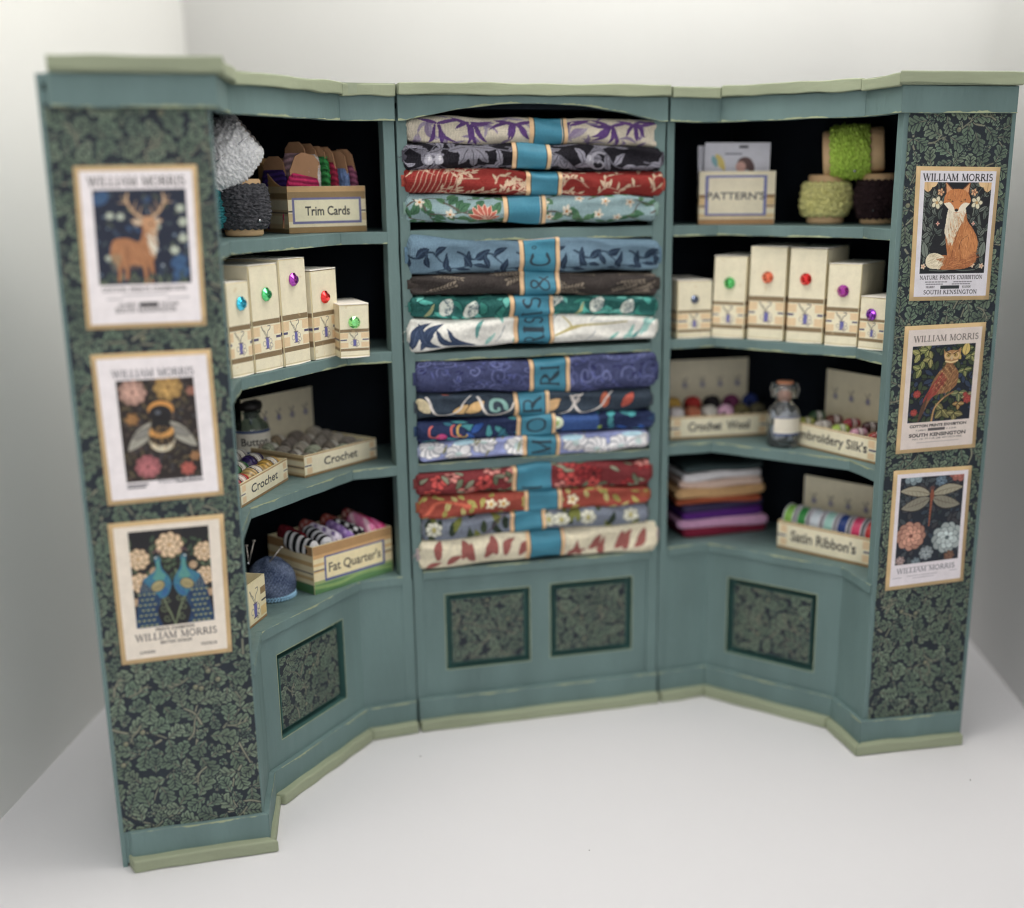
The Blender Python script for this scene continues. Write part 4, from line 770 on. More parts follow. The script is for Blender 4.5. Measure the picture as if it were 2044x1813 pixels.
# ---------------------------------------------------------------- folded fabrics
def fab_canvas(k, w, h):
    r = random.Random(100+k); U = r.uniform
    BG = [(216,205,184),(34,32,40),(158,46,40),(150,182,188),(114,148,172),(58,52,50),(28,92,88),(222,220,212),(60,66,104),(50,62,76),(36,48,84),(138,148,200),(120,44,48),(150,64,50),(112,120,136),(212,202,174)][k]
    cv = Cv(w, h, 46, BG); L = lambda x,y,a,l,wd,c,e=None,v=None,lb=0,b=0.: leaf(cv,x,y,a,l,wd,c,e,v,lb,b)
    def many(n, f):
        for _ in range(n): f(U(0,w), U(0,h))
    def vines(n, c, wd, lc, ls, lw_, e=None, v=None, lob=0):
        for i in range(n):
            x, y = w*(i+U(0,1))/n*1.06-.5, U(0,h); a = U(-.7,.7); p = [(x,y)]
            for _ in range(3): a += U(-.5,.5); p.append((p[-1][0]+.5*math.cos(a), p[-1][1]+.5*math.sin(a)))
            q = curve(p, 6); cv.stroke(q, wd, c, wd*.5)
            for t in range(2, len(q), 4): L(q[t][0], q[t][1], a+r.choice((-1,1))*U(.5,1.2), ls*U(.75,1.2), lw_*U(.8,1.15), lc if not isinstance(lc, list) else r.choice(lc), e, v, lob, U(-.15,.15))
    if k == 0:
        many(60, lambda x,y: L(x,y,U(0,6.3),U(.4,.8),.13,r.choice([(170,156,180),(148,130,164)]),None,None,0,U(-.3,.3)))
        for cx in (.9,1.9,3.2,4.9,6.2,7.0):
            yy = h*U(.5,.8)
            for a in sorted(U(-3.3,.3) for _ in range(5)): L(cx+U(-.1,.1),yy,a,U(.5,.9),.13,(100,66,134),None,None,0,U(-.1,.1))
            for a in (.3,2.7): L(cx,h*.6,a,.7,.15,(110,74,140))
    elif k == 1:
        vines(26, (120,118,132), .05, [(150,148,164),(128,126,140)], .5, .22, None, (60,58,68), 3)
        for x in (.7,1.0,3.9,5.6): cv.ell(x,h*.45,.13,.13,(176,174,188)); cv.ell(x+.03,h*.48,.05,.04,(210,208,216))
        for a in np.linspace(-2.8,-.2,5): L(2.0,h*.75,a,.75,.32,(136,134,148),None,(50,48,58),3)
        scroll(cv,5.9,h*.4,.32,.08,(160,158,172),1)
    elif k == 2:
        for _ in range(50):
            x, y = U(0,w), U(0,h); a = U(.4,1.4); q = curve([(x,y),(x+.35*math.cos(a),y+.35*math.sin(a)),(x+.8*math.cos(a-.7),y+.8*math.sin(a-.7))],6); cv.stroke(q,.05,(214,178,150),.02)
            for t in range(1,len(q),3): L(q[t][0],q[t][1],a+U(-1.4,1.4),.24,.09,(216,188,156))
        for x in np.linspace(.1,1.3,9): cv.stroke(curve([(x,0),(x+.15,h*.4),(x+.5,h*.9)],6),.03,(208,160,136))
    elif k == 3:
        vines(24, (104,92,84), .05, [(76,126,92),(92,140,98)], .42, .22, None, (52,92,70))
        for cx in (2.3,): 
            for i in range(7): L(cx,h*.3,.2+i*.42,.48,.15,(204,98,80),(232,190,166))
        for x, y in ((.4,.6),(1.3,.4),(3.1,.5),(4.2,.62),(4.35,.35),(4.9,.45),(5.3,.7),(5.9,.4),(6.1,.62),(6.5,.3),(6.9,.6),(3.6,.65)): flower(cv,x,y*h,.16,5,(232,222,204),(214,140,60))
    elif k == 4:
        for i in range(9):
            x, y = -.3+i*.9, (.15 if i%2 else .55)*h; a = .55 if i%2 else -.35; q = curve([(x,y),(x+.5,y+.5*math.sin(a)),(x+1.0,y+.45*math.sin(a)+.1),(x+1.4,y+.9*math.sin(a))], 8); cv.stroke(q, .05, (40,58,80), .03)
            for t in range(3, len(q), 5): L(q[t][0], q[t][1], a+(1 if (t//5)%2 else -1)*U(.7,1.0), U(.42,.58), .19, (42,60,84), None, (78,106,134), 0, U(-.1,.1))
    elif k == 5:
        for _ in range(24):
            x, y, a = U(0,w), U(0,h), U(-.5,.5)+r.choice((0,3.1)); cv.stroke([(x,y),(x+math.cos(a)*.9,y+math.sin(a)*.9)],.03,(128,116,104))
            for t in np.linspace(.1,.9,8):
                for s_ in (-1,1): L(x+math.cos(a)*.9*t,y+math.sin(a)*.9*t,a+s_*.5,.17,.07,(126,114,100),(50,45,43))
    elif k == 6:
        many(60, lambda x,y: L(x,y,U(0,6.3),U(.4,.7),.22,r.choice([(60,160,148),(86,176,164),(34,120,108)]),(16,66,66),None,0,U(-.3,.3)))
        for x, y in ((1.15,.5),(1.9,.4),(5.9,.5),(6.9,.45),(4.6,.7)):
            L(x-.2,h*y-.3,1.2,.75,.42,(196,202,192))
            for _ in range(40): cv.ell(x+U(-.15,.2),h*y+U(-.25,.3),.03,.014,(70,92,104),U(0,3))
        for x in (.4,3.1,5.1): L(x,.2,1.1,.7,.13,(150,156,110))
    elif k == 7:
        for x, a in ((.05,1.0),(.35,.9),(1.0,2.2),(1.75,2.5),(2.1,2.5)): L(x,.35,a,1.2,.26,(52,68,98),None,(96,110,136),0,.15)
        many(24, lambda x,y: L(2+x*.75,y,U(.8,1.4),U(.6,1.),.15,r.choice([(110,176,166),(140,190,182),(88,150,146)]),None,None,0,.1))
        many(8, lambda x,y: cv.stroke([(2+x*.7,y),(2.3+x*.7,y+.5)],.015,(70,90,110)))
        cv.stroke(curve([(4.1,h*.3),(5.1,h*.5),(6.9,h*.62)]),.06,(176,160,92)); cv.stroke([(5.1,h*.5),(4.8,h*.75)],.05,(176,160,92))
    elif k == 8:
        many(90, lambda x,y: scroll(cv,x,y,U(.12,.32),.035,r.choice([(92,100,150),(106,114,164),(80,88,136)]),U(0,6),1.1,r.choice((-1,1))))
        many(140, lambda x,y: L(x,y,U(0,6.3),.2,.06,r.choice([(80,88,146),(38,42,88)])))
    elif k == 9:
        for x, a, c in ((.4,2.2,(206,190,150)),(1.1,.3,(206,166,104)),(1.5,.5,(206,166,104)),(4.0,.6,(206,164,110)),(6.0,1.5,(176,90,62)),(6.6,1.,(184,80,64))): L(x,h*.35,a,.7,.3,c,(28,38,52))
        for x in (1.9,3.9,4.9,.3): cv.stroke(curve([(x,h*.7),(x+.35,h*.25),(x+.9,h*.35),(x+1.4,h*.8)]),.09,(210,202,196),.04)
        scroll(cv,2.5,h*.45,.3,.14,(122,168,160),0,1.); scroll(cv,5.1,h*.6,.22,.08,(206,196,190),1,1.); cv.ell(.9,h*.85,.12,.05,(170,84,66))
    elif k == 10:
        many(40, lambda x,y: L(x,y,U(0,6.3),U(.35,.6),.2,r.choice([(60,142,150),(36,78,150),(44,110,130)]),(18,28,60)))
        cv.poly([(4.6,0),(5.9,0),(5.8,h),(4.7,h)],(50,82,142)); cv.ell(.75,h*.35,.18,.16,(196,44,120))
        for _ in range(8): cv.ell(.75+U(-.1,.1),h*.35+U(-.1,.1),.025,.025,(226,110,160))
        for c, x in (((206,94,84),.6),((206,94,84),1.3),((196,158,70),1.5)): scroll(cv,x,h*.45,.3,.07,c,2,.6)
        for x in (3.9,4.4): cv.ell(x,h*.5,.26,.22,(206,216,186)); L(x-.1,h*.4,.7,.3,.1,(140,186,60))
        for x in (6.2,6.9): L(x,h*.6,1.2,.4,.25,(60,166,170)); L(5.9,h*.2,1.5,.3,.14,(140,170,50))
    elif k == 11:
        for x in (.35,1.2,2.0,3.1,3.9,5.0,5.7,6.5,7.1): flower(cv,x,h*U(.3,.7),.42,9,(222,220,222),(176,196,196),(120,126,140),x)
        for x in (1.4,4.9,6.9): cv.ell(x,h*.7,.35,.16,(166,206,222))
        many(10, lambda x,y: cv.stroke([(x,y),(x+.1,y+.3)],.05,(136,132,70)))
    elif k == 12:
        many(30, lambda x,y: flower(cv,x,y,.3,6,r.choice([(206,128,118),(150,40,44),(196,70,66)]),(90,34,36),(70,26,30),x))
        many(46, lambda x,y: L(x,y,U(0,6.3),.4,.16,r.choice([(98,108,84),(132,136,112)]),(70,30,34)))
    elif k == 13:
        many(70, lambda x,y: L(x,y,U(0,6.3),.38,.15,r.choice([(176,176,84),(190,186,110),(150,150,64)]),None,(120,70,40)))
        for x in (2.3,2.7,5.0): flower(cv,x,h*.5,.2,5,(226,214,180),(206,150,50))
        cv.stroke(curve([(.1,h*.3),(.7,h*.6),(1.6,h*.5)]),.1,(200,92,66))
    elif k == 14:
        many(34, lambda x,y: L(x,y,U(1,2.2),U(.5,.7),.22,r.choice([(44,56,44),(58,70,50),(104,110,44)]))) 
        for x in (4.1,4.5,5.4,6.9,.35): flower(cv,x,h*.5,.26,7,(206,206,188),(170,160,90),(130,130,120),x)
        cv.stroke(curve([(1.8,0),(2.3,h*.5),(2.9,h)]),.05,(84,66,84))
    elif k == 15:
        for x in np.linspace(.1,7.2,19): L(x+U(-.15,.15),h*U(.1,.4),1.2+U(-.7,.7),U(.6,.85),.27,(150,84,78),None,None,0,U(-.2,.2))
    cv.grain(6, k); return cv
FB = [ # xl yt yb, xr yt yb, band l r
 (810,230,285,1314,242,294,1056,1133),(806,286,337,1322,292,340,1022,1099),(806,336,386,1325,345,391,1050,1122),(809,389,443,1311,392,443,1004,1090),
 (813,474,546,1318,480,539,1036,1117),(819,548,589,1314,543,589,1038,1117),(819,592,636,1311,592,629,1017,1105),(815,638,699,1312,627,674,1026,1105),
 (829,730,786,1312,706,775,1057,1138),(831,790,840,1302,777,819,1026,1097),(831,841,885,1305,817,853,1031,1109),(838,885,924,1294,856,895,1043,1118),
 (830,946,990,1300,916,968,1023,1100),(835,992,1038,1296,969,1006,1047,1121),(843,1036,1080,1294,1004,1043,1019,1090),(836,1082,1136,1313,1041,1096,1050,1127)]
FN = ['cream cotton with purple willow leaves','black cotton with silvery grey leaves','red cotton with cream scrolling lines','pale blue cotton with green leaves and a coral bloom',
 'steel blue cotton with navy leaves','dark brown cotton with taupe wheat sprays','deep green cotton with turquoise leaves and white blooms','white cotton with big navy leaves and aqua strokes',
 'indigo cotton with periwinkle swirls','slate cotton with tan leaves and white curves','navy cotton with teal leaves and a pink berry','lilac blue cotton with white flowers',
 'maroon cotton with pink and grey green flowers','rust red cotton with lime leaves','slate grey cotton with dark green leaves','cream cotton with dusty red leaves']
BT = [None,None,None,None,('C',0),('&',0),('IS',.0),('RIS',-.03),('RI',0),('R',0),('O',0),('M',-.04),('M',-.3),None,None,None]
pos = ['on the top shelf','on the second shelf','on the third shelf','on the bottom ledge']; ordn = ['top','second','third','lowest']
for k, (xl,ytl,ybl,xr,ytr,ybr,b0,b1) in enumerate(FB):
    yp = -.12 if k != 0 else .0
    def atp(u, v): _, z, X = on_seg(u, v, 'LC', 'RC', -yp); return X[0], z
    (x0,zt0),(_,zb0) = atp(xl,ytl), atp(xl,ybl); (x1,zt1),(_,zb1) = atp(xr,ytr), atp(xr,ybr); W = x1-x0; h0 = (zt0-zb0)*1.04; h1 = (zt1-zb1)*1.04; c0, c1 = (zt0+zb0)/2, (zt1+zb1)/2
    root = thing('folded_fabric', f'folded {FN[k]}, {pos[k//4]}', 'fabric', (x0+W/2, yp+.6, min(zb0,zb1)), 0, 'folded fabrics stacked in the middle unit')
    org = (x0+W/2, yp+.6, min(zb0,zb1)); r = random.Random(k); ph = [r.uniform(0,6.3) for _ in range(8)]
    def surf(xs, th, grow=0.):
        """xs in 0..1 across, th -1 (bottom) .. 1 (top)"""
        X = x0+W*xs; hh = (h0+(h1-h0)*xs)*(1+.06*np.sin(xs*9+ph[0])+.045*np.sin(xs*21+ph[1])); cc = c0+(c1-c0)*xs+.035*np.sin(xs*7+ph[2])+.014*np.sin(xs*26+ph[4])
        a = th*math.pi/2; sn = np.sign(np.sin(a))*np.abs(np.sin(a))**.72; cs = np.abs(np.cos(a))**.6
        dep = .34+.03*np.sin(xs*12+ph[3])+.02*np.sin(xs*31+th*3+ph[4])
        dent = .055*np.sin(th*6+3*np.sin(xs*4+ph[5])+ph[6])*(1-np.abs(th))+.02*np.sin(xs*34+th*5+ph[7])+.03*np.sin(xs*15-th*4+ph[2])
        y = yp+.30-(dep+dent+grow)*cs; z = cc+(hh/2+grow)*sn; return X, y, z
    hh = max(h0, h1); cvh = hh*1.55+.35; cv = fab_canvas(k, W, cvh); nx, ny = cv.W, cv.H
    xs, th = np.meshgrid(np.linspace(0, 1, nx), np.linspace(-1, 1, ny)); X, Y, Z = surf(xs, th)
    # rounded, slightly ragged ends
    e0 = np.clip(xs*W/.14, 0, 1); e1 = np.clip((1-xs)*W/.14, 0, 1); e = np.sqrt(np.clip(1-(1-np.minimum(e0,e1))**2, 0, 1))*.45+.55
    mid = c0+(c1-c0)*xs; Z = mid+(Z-mid)*e; Y = (yp+.3)+(Y-(yp+.3))*(.35+.65*e)
    X = X+np.where(xs < .02, -1, 1)*(xs < .02)*.02*np.sin(th*14+ph[1])+(xs > .98)*.02*np.sin(th*11+ph[2])
    G = np.stack([X, Y, Z], -1); back = G[[0,-1]].copy(); back[:,:,1] = 2.3
    G = np.concatenate([back[:1], G, back[1:]], 0); ink = np.concatenate([cv.a[:1], cv.a, cv.a[-1:]], 0)
    grid_obj('cloth', G, ink, CLOTH if k in (0,2,4,3,1) else CLOTHP, root, org)
    # inner folds showing at both ends
    bgc = mat('fold_%s' % FN[k].split(' cotton')[0].replace(' ','_'), tuple(np.clip(lin(cv.a.mean((0,1)))/.8*.9, 0, 1)), .85, .15, 300, .4, 1200)
    for sd_, xe in ((-1, x0), (1, x1)):
        mm = MB(); cc = c0 if sd_ < 0 else c1; h_ = h0 if sd_ < 0 else h1
        for q, s_ in enumerate((.36, .2)):
            pts = [(yp+1.6, cc+h_*s_*1.0)]+[(yp+.3-.26*math.cos(a)*(1-q*.35), cc+h_*s_*math.sin(a)) for a in np.linspace(1.57,-1.57,9)]+[(yp+1.6, cc-h_*s_)]
            o_ = .05-.02*q+r.uniform(0,.04)
            V = []; 
            for y_, z_ in pts: V += [(xe-sd_*.3,y_,z_),(xe+sd_*(o_),y_,z_)]
            mm.add(V, [(2*i,2*i+1,2*i+3,2*i+2) for i in range(len(pts)-1)])
        f_ = mm.build('fold', bgc, root, smooth=True, org=org); so = f_.modifiers.new('thickness', 'SOLIDIFY'); so.thickness = .02*S
    # paper belly band
    u0 = (atp(b0,(ytl+ybl)/2)[0]-x0)/W; u1 = (atp(b1,(ytl+ybl)/2)[0]-x0)/W; bw = (u1-u0)*W
    bc = Cv(bw, cvh, 60, (36,122,148)); bc.rect(0,0,.13,cvh,(214,174,126)); bc.rect(bw-.13,0,bw,cvh,(214,174,126))
    bc.rect(.13,0,.155,cvh,(60,70,60)); bc.rect(bw-.155,0,bw-.13,cvh,(60,70,60))
    if k in (0,3): bc.rect(bw-.2,0,bw-.17,cvh,(214,174,126))
    if k == 12: bc.rect(bw-.16,0,bw,cvh,(36,122,148))
    tc_ = (28,52,66)
    if BT[k]:
        t_, dy = BT[k]
        if k == 4: serif_text(bc, 'C', bw*.5+.3, cvh*.42, .60, tc_, .44, True, math.pi/2, bold=1.1); serif_text(bc, 'o', bw*.5-.1, cvh*.62, .22, tc_, .15, True, math.pi/2, bold=1.3)
        else: serif_text(bc, t_, bw*.5+.27, cvh*(.5+dy), .56, tc_, {1:.5,2:.72,3:1.2}[len(t_)], True, math.pi/2, bold=1.0)
    if k == 4: bc.rect(0, cvh*.86, bw, cvh*.9, (214,170,140))
    bc.grain(3, k); xs, th = np.meshgrid(np.linspace(u0, u1, bc.W), np.linspace(-1, 1, bc.H)); X, Y, Z = surf(xs, th, .022); G = np.stack([X,Y,Z], -1); back = G[[0,-1]].copy(); back[:,:,1] = 2.0
    grid_obj('paper_band', np.concatenate([back[:1],G,back[1:]],0), np.concatenate([bc.a[:1],bc.a,bc.a[-1:]],0), PRINT, root, org)
    if k in (1,3,6,7,15):
        m = MB(); rt = random.Random(k+50)
        for q_ in range(7):
            left = q_ % 2 == 0 or k in (7,15); xe = x0+.03 if left else x1-.03; cz = (c0 if left else c1)+rt.uniform(-.3,.3); sd_ = -1 if left else 1; p = np.array([xe, yp+rt.uniform(.05,.3), cz]); pp_ = [p]
            for s_ in range(3): p = p+np.array([sd_*rt.uniform(.03,.1), rt.uniform(-.05,.03), rt.uniform(-.07,.05)]); pp_.append(p)
            V0 = len(m.v); m.tube(pp_, .011, 5)
        m.build('frayed_thread', bgc, root, org=org)

# ---------------------------------------------------------------- placing things on the shelves
def plane_hit(u, v, p0, rz):
    t = np.array([math.cos(rz), math.sin(rz)]); n = np.array([t[1], -t[0]]); r = ray(u, v); k = ((np.array(p0[:2])-CAMC[:2])@n)/(r[:2]@n); X = CAMC+r*k
    return (X[:2]-np.array(p0[:2]))@t, X[2]
def seg_rz(a, b): d = P[N.index(b)]-P[N.index(a)]; return math.atan2(d[1], d[0])
def front(bl, br, tl, p0, rz):            # base corner, width and height of an upright face
    s0, z0 = plane_hit(*bl, p0, rz); s1, z1 = plane_hit(*br, p0, rz); s2, z2 = plane_hit(*tl, p0, rz)
    t = np.array([math.cos(rz), math.sin(rz)]); q = np.array(p0[:2])+t*s0; return q, s1-s0, z2-z0
def y_hit(u, v, y): d = ray(u, v); return CAMC+d*(y-CAMC[1])/d[1]
TAN, BRN, NVY, PAPERC = (224,194,148), (136,114,80), (84,80,112), (230,220,188)
def needle_motif(cv, x, y, s):            # needle, curling thread and a cotton reel
    B = (88,88,160); G = (150,142,122)
    cv.stroke([(x-s*.34,y+s*.5),(x-s*.02,y+s*.02)], s*.07, G, s*.03)
    cv.stroke(curve([(x-s*.3,y+s*.36),(x-s*.14,y+s*.3),(x+s*.02,y+s*.06)]), s*.025, G)
    cv.stroke(curve([(x-s*.02,y+s*.05),(x+s*.06,y+s*.28),(x+s*.2,y+s*.38),(x+s*.22,y+s*.5),(x+s*.06,y+s*.5)]), s*.025, (116,108,104))
    cv.rect(x-s*.1, y-s*.4, x+s*.1, y+s*.02, B)
    for k in (-.05,.0,.05): cv.stroke([(x+s*k,y-s*.38),(x+s*k,y)], s*.018, (120,118,190))
    cv.stroke([(x-s*.14,y+s*.03),(x+s*.14,y+s*.03)], s*.04, (96,84,110)); cv.stroke([(x-s*.14,y-s*.41),(x+s*.14,y-s*.41)], s*.04, (96,84,110))
    for q in ((.2,-.12,.09),(.24,-.3,.09),(-.2,-.2,.1),(.14,-.4,.08)):
        cv.stroke([(x+s*q[0]+s*q[2]*math.cos(a), y+s*q[1]+s*q[2]*math.sin(a)) for a in np.linspace(0,6.3,12)], s*.02, (136,130,134))
def band_print(cv, w, y0, k=1.):           # striped ribbon band with its reel picture
    a, b = y0, y0+.88*k; cv.rect(0, a-.07*k, w, a+.07*k, BRN); cv.rect(0, b-.07*k, w, b+.07*k, BRN)
    cv.rect(0, a+.1*k, w, a+.34*k, TAN); cv.rect(0, b-.36*k, w, b-.1*k, TAN); cv.rect(0, (a+b)/2-.02*k, w, (a+b)/2+.045*k, NVY)
    cv.rect(w/2-.3*k, a+.1*k, w/2+.3*k, b-.12*k, PAPERC); cv.rect(w/2-.38*k, (a+b)/2-.06*k, w/2+.38*k, (a+b)/2+.09*k, PAPERC); needle_motif(cv, w/2, (a+b)/2+.0, .66*k)
GEMS = {}
def gem_mat(name, c):
    if name not in GEMS:
        m = mat('gem_'+name, tuple(min(1,x*1.5+.01) for x in c), .09, .1, 900, 0, metal=.85, spec=1., coat=1.); GEMS[name] = m
    return GEMS[name]
def gem(c, name, parent, x, y, z, r):
    m = MB(); n = 10; V = []
    for i, (q, d) in enumerate(((1,0),(.97,.10),(.56,.38),(.0,.44))):
        if q == 0: V.append((x, y-d*r*1.6, z))
        else: V += [(x+q*r*math.cos(2*math.pi*(k+.5*(i==2))/n), y-d*r*1.6, z+q*r*math.sin(2*math.pi*(k+.5*(i==2))/n)) for k in range(n)]
    Fc = [(i*n+k, i*n+(k+1)%n, (i+1)*n+(k+1)%n, (i+1)*n+k) for i in range(2) for k in range(n)]+[(2*n+k, 2*n+(k+1)%n, 3*n) for k in range(n)]
    m.add(V, Fc); return m.build('gem', gem_mat(name, c), parent)
def carton(label, px, p0, rz, z, gemc, gname, dep=1.9, sc=1., band=.46, ppu=70, gx=.5, lean=0., gz=None, seed=0):
    bl, br, tl = px; q, w, h = front(bl, br, tl, p0, rz); root = thing('gem_box', label, 'box', (*q, z), rz, 'cream boxes each marked with a gem')
    w -= .015; r = random.Random(seed); j = lambda a: r.uniform(-a, a); lx = lean
    A = [(0,0,0),(w,0,0),(w,dep,0),(0,dep,0)]; B = [(lx,j(.02),h+j(.02)),(w+lx+j(.02),j(.02),h+j(.02)),(w+lx,dep,h+j(.03)),(lx,dep,h)]
    m = MB(); m.hexa(A, B); m.build('carton', CREAM, root, bevel=.025)
    m = MB(); lid = .03
    m.hexa([(lx-.01,-.02,h+.004),(w+lx+.01,-.02,h+.004),(w+lx+.01,dep,h+.004),(lx-.01,dep,h+.004)], [(lx-.01,-.02+j(.01),h+lid+j(.01)),(w+lx+.01,-.02,h+lid+j(.02)),(w+lx+.01,dep,h+.03),(lx-.01,dep,h+.03)])
    m.build('folded_flap', WHITECARD, root, bevel=.01)
    m = MB(); m.tube([(.01,-.012,.02),(w*.5,-.03,.012),(w-.01,-.012,.03)], .018, 6); m.build('card_edge', WHITECARD, root)
    cv = Cv(w-.02, h-.03, ppu, PAPERC); band_print(cv, cv.w, band, sc)
    rr = random.Random(seed+3)
    for _ in range(3): cv.ell(rr.uniform(0,w), rr.uniform(0,h), rr.uniform(.03,.1), rr.uniform(.02,.06), (212,188,140), rr.uniform(0,3), .35)
    cv.stroke([(0,.05),(cv.w,.04)], .02, (196,176,130)); cv.grain(3, seed)
    U, V = np.meshgrid(np.linspace(0, 1, cv.W), np.linspace(0, 1, cv.H)); X = .01+U*(w-.02)+lx*V; Z = .02+V*(h-.04); Y = -.022+.012*np.sin(V*3.1)*np.sin(U*3.1)
    grid_obj('printed_front', np.stack([X,Y,Z],-1), cv.a, PRINT, root)
    for sx in (0, 1):
        cs = Cv(dep-.02, h-.03, 24, PAPERC); a_ = band
        cs.rect(0,a_-.07*sc,dep,a_+.07*sc,BRN); cs.rect(0,a_+.81*sc,dep,a_+.95*sc,BRN); cs.rect(0,a_+.1*sc,dep,a_+.34*sc,TAN); cs.rect(0,a_+.52*sc,dep,a_+.78*sc,TAN); cs.rect(0,a_+.42*sc,dep,a_+.48*sc,NVY)
        U, V = np.meshgrid(np.linspace(0, 1, cs.W), np.linspace(0, 1, cs.H)); Y = .01+U*(dep-.02); X = (w+.012 if sx else -.012)+lx*V; X = X+0*U; Z = .02+V*(h-.04)
        if not sx: X = X[:, ::-1]; Y = Y[:, ::-1]
        grid_obj('printed_side', np.stack([X,Y,Z],-1), cs.a, PRINT, root)
    gzz = gz if gz else h*.68
    gem(gemc, gname, root, w*gx+lx*gzz/h, -.03, gzz, .19 if sc > .8 else (.14 if gname == 'blue_grey' else .18))
    return root

# left unit, second shelf: five cartons
Z2 = LV['left']['s2'][1]; A0 = P[N.index('LS')]; rzL = seg_rz('LS','LB'); tL = np.array([math.cos(rzL), math.sin(rzL)]); nL = np.array([tL[1],-tL[0]])
pL = A0-nL*.12
G = ZL2
carton('narrow cream box with an aqua gem, beside the near end panel', (G(225,1270),G(400,1210),G(180,490)), pL, rzL, Z2, (.02,.42,.62), 'aqua', 1.8, .95, .42, 76, .62, -.02, 1.9, 1)
carton('wide cream box with a green gem, second from the near end panel', (G(413,1210),G(638,1155),G(330,335)), pL, rzL, Z2, (.06,.5,.16), 'leaf_green', 2.1, 1., .42, 76, .55, -.03, 2.05, 2)
carton('tallest cream box on the left shelf, with a purple gem', (G(655,1160),G(862,1115),G(585,285)), pL, rzL, Z2, (.3,.02,.34), 'purple', 2.0, 1., .44, 76, .5, -.03, 2.35, 3)
carton('cream box with a bright red gem, between purple and small green gem boxes', (G(900,1115),G(1102,1068),G(838,388)), pL, rzL, Z2, (.7,.01,.01), 'ruby', 2.0, .95, .44, 76, .5, -.02, 1.75, 4)
carton('short cream box with a pale green gem, rightmost on the left shelf', (G(1107,1060),G(1350,1055),G(1145,625)), pL+tL*3.3-nL*.25, .12, Z2, (.2,.62,.2), 'pale_green', 1.9, .62, .22, 76, .5, .02, 1.02, 5)
# right unit, second shelf: six cartons
G = ZR2; Z2r = LV['right']['s2'][1]; rzR = seg_rz('RB','RS'); tR = np.array([math.cos(rzR), math.sin(rzR)]); nR = np.array([tR[1],-tR[0]]); B0 = P[N.index('RB')]
carton('short cream box with a blue grey gem, leftmost on the right shelf', (G(97,985),G(388,980),G(103,495)), P[N.index('RC')]+[0,.25], 0.0, Z2r, (.06,.08,.14), 'blue_grey', 1.9, .7, .22, 44, .5, 0, None, 6)
carton('cream box with a green gem, second on the right shelf', (G(392,1010),G(665,1022),G(425,320)), B0-nR*.12, rzR+.12, Z2r, (.06,.42,.1), 'mid_green', 1.9, .85, .34, 48, .5, .05, None, 7)
carton('tall cream box with an orange pink gem, third on the right shelf', (G(698,1015),G(1005,1035),G(722,225)), B0-nR*.12, rzR+.1, Z2r, (.75,.12,.05), 'coral', 1.9, 1., .40, 52, .5, .03, None, 8)
carton('tall cream box with a deep red gem, fourth on the right shelf', (G(1030,1015),G(1340,1042),G(1078,212)), B0-nR*.10, rzR+.06, Z2r, (.6,.0,.0), 'deep_red', 1.9, 1., .40, 56, .46, .04, None, 9)
carton('cream box with a magenta purple gem, beside the smallest box on the right', (G(1360,1030),G(1638,1060),G(1422,335)), B0-nR*.08, rzR+.02, Z2r, (.3,.01,.26), 'magenta', 1.9, .85, .34, 58, .48, .03, None, 10)
carton('small cream box with a violet gem, against the papered right end panel', (G(1648,1052),G(1865,1105),G(1698,610)), B0+tR*4.6-nR*.02, rzR-.22, Z2r, (.22,.02,.42), 'violet', 1.9, .68, .26, 62, .45, .02, None, 11)

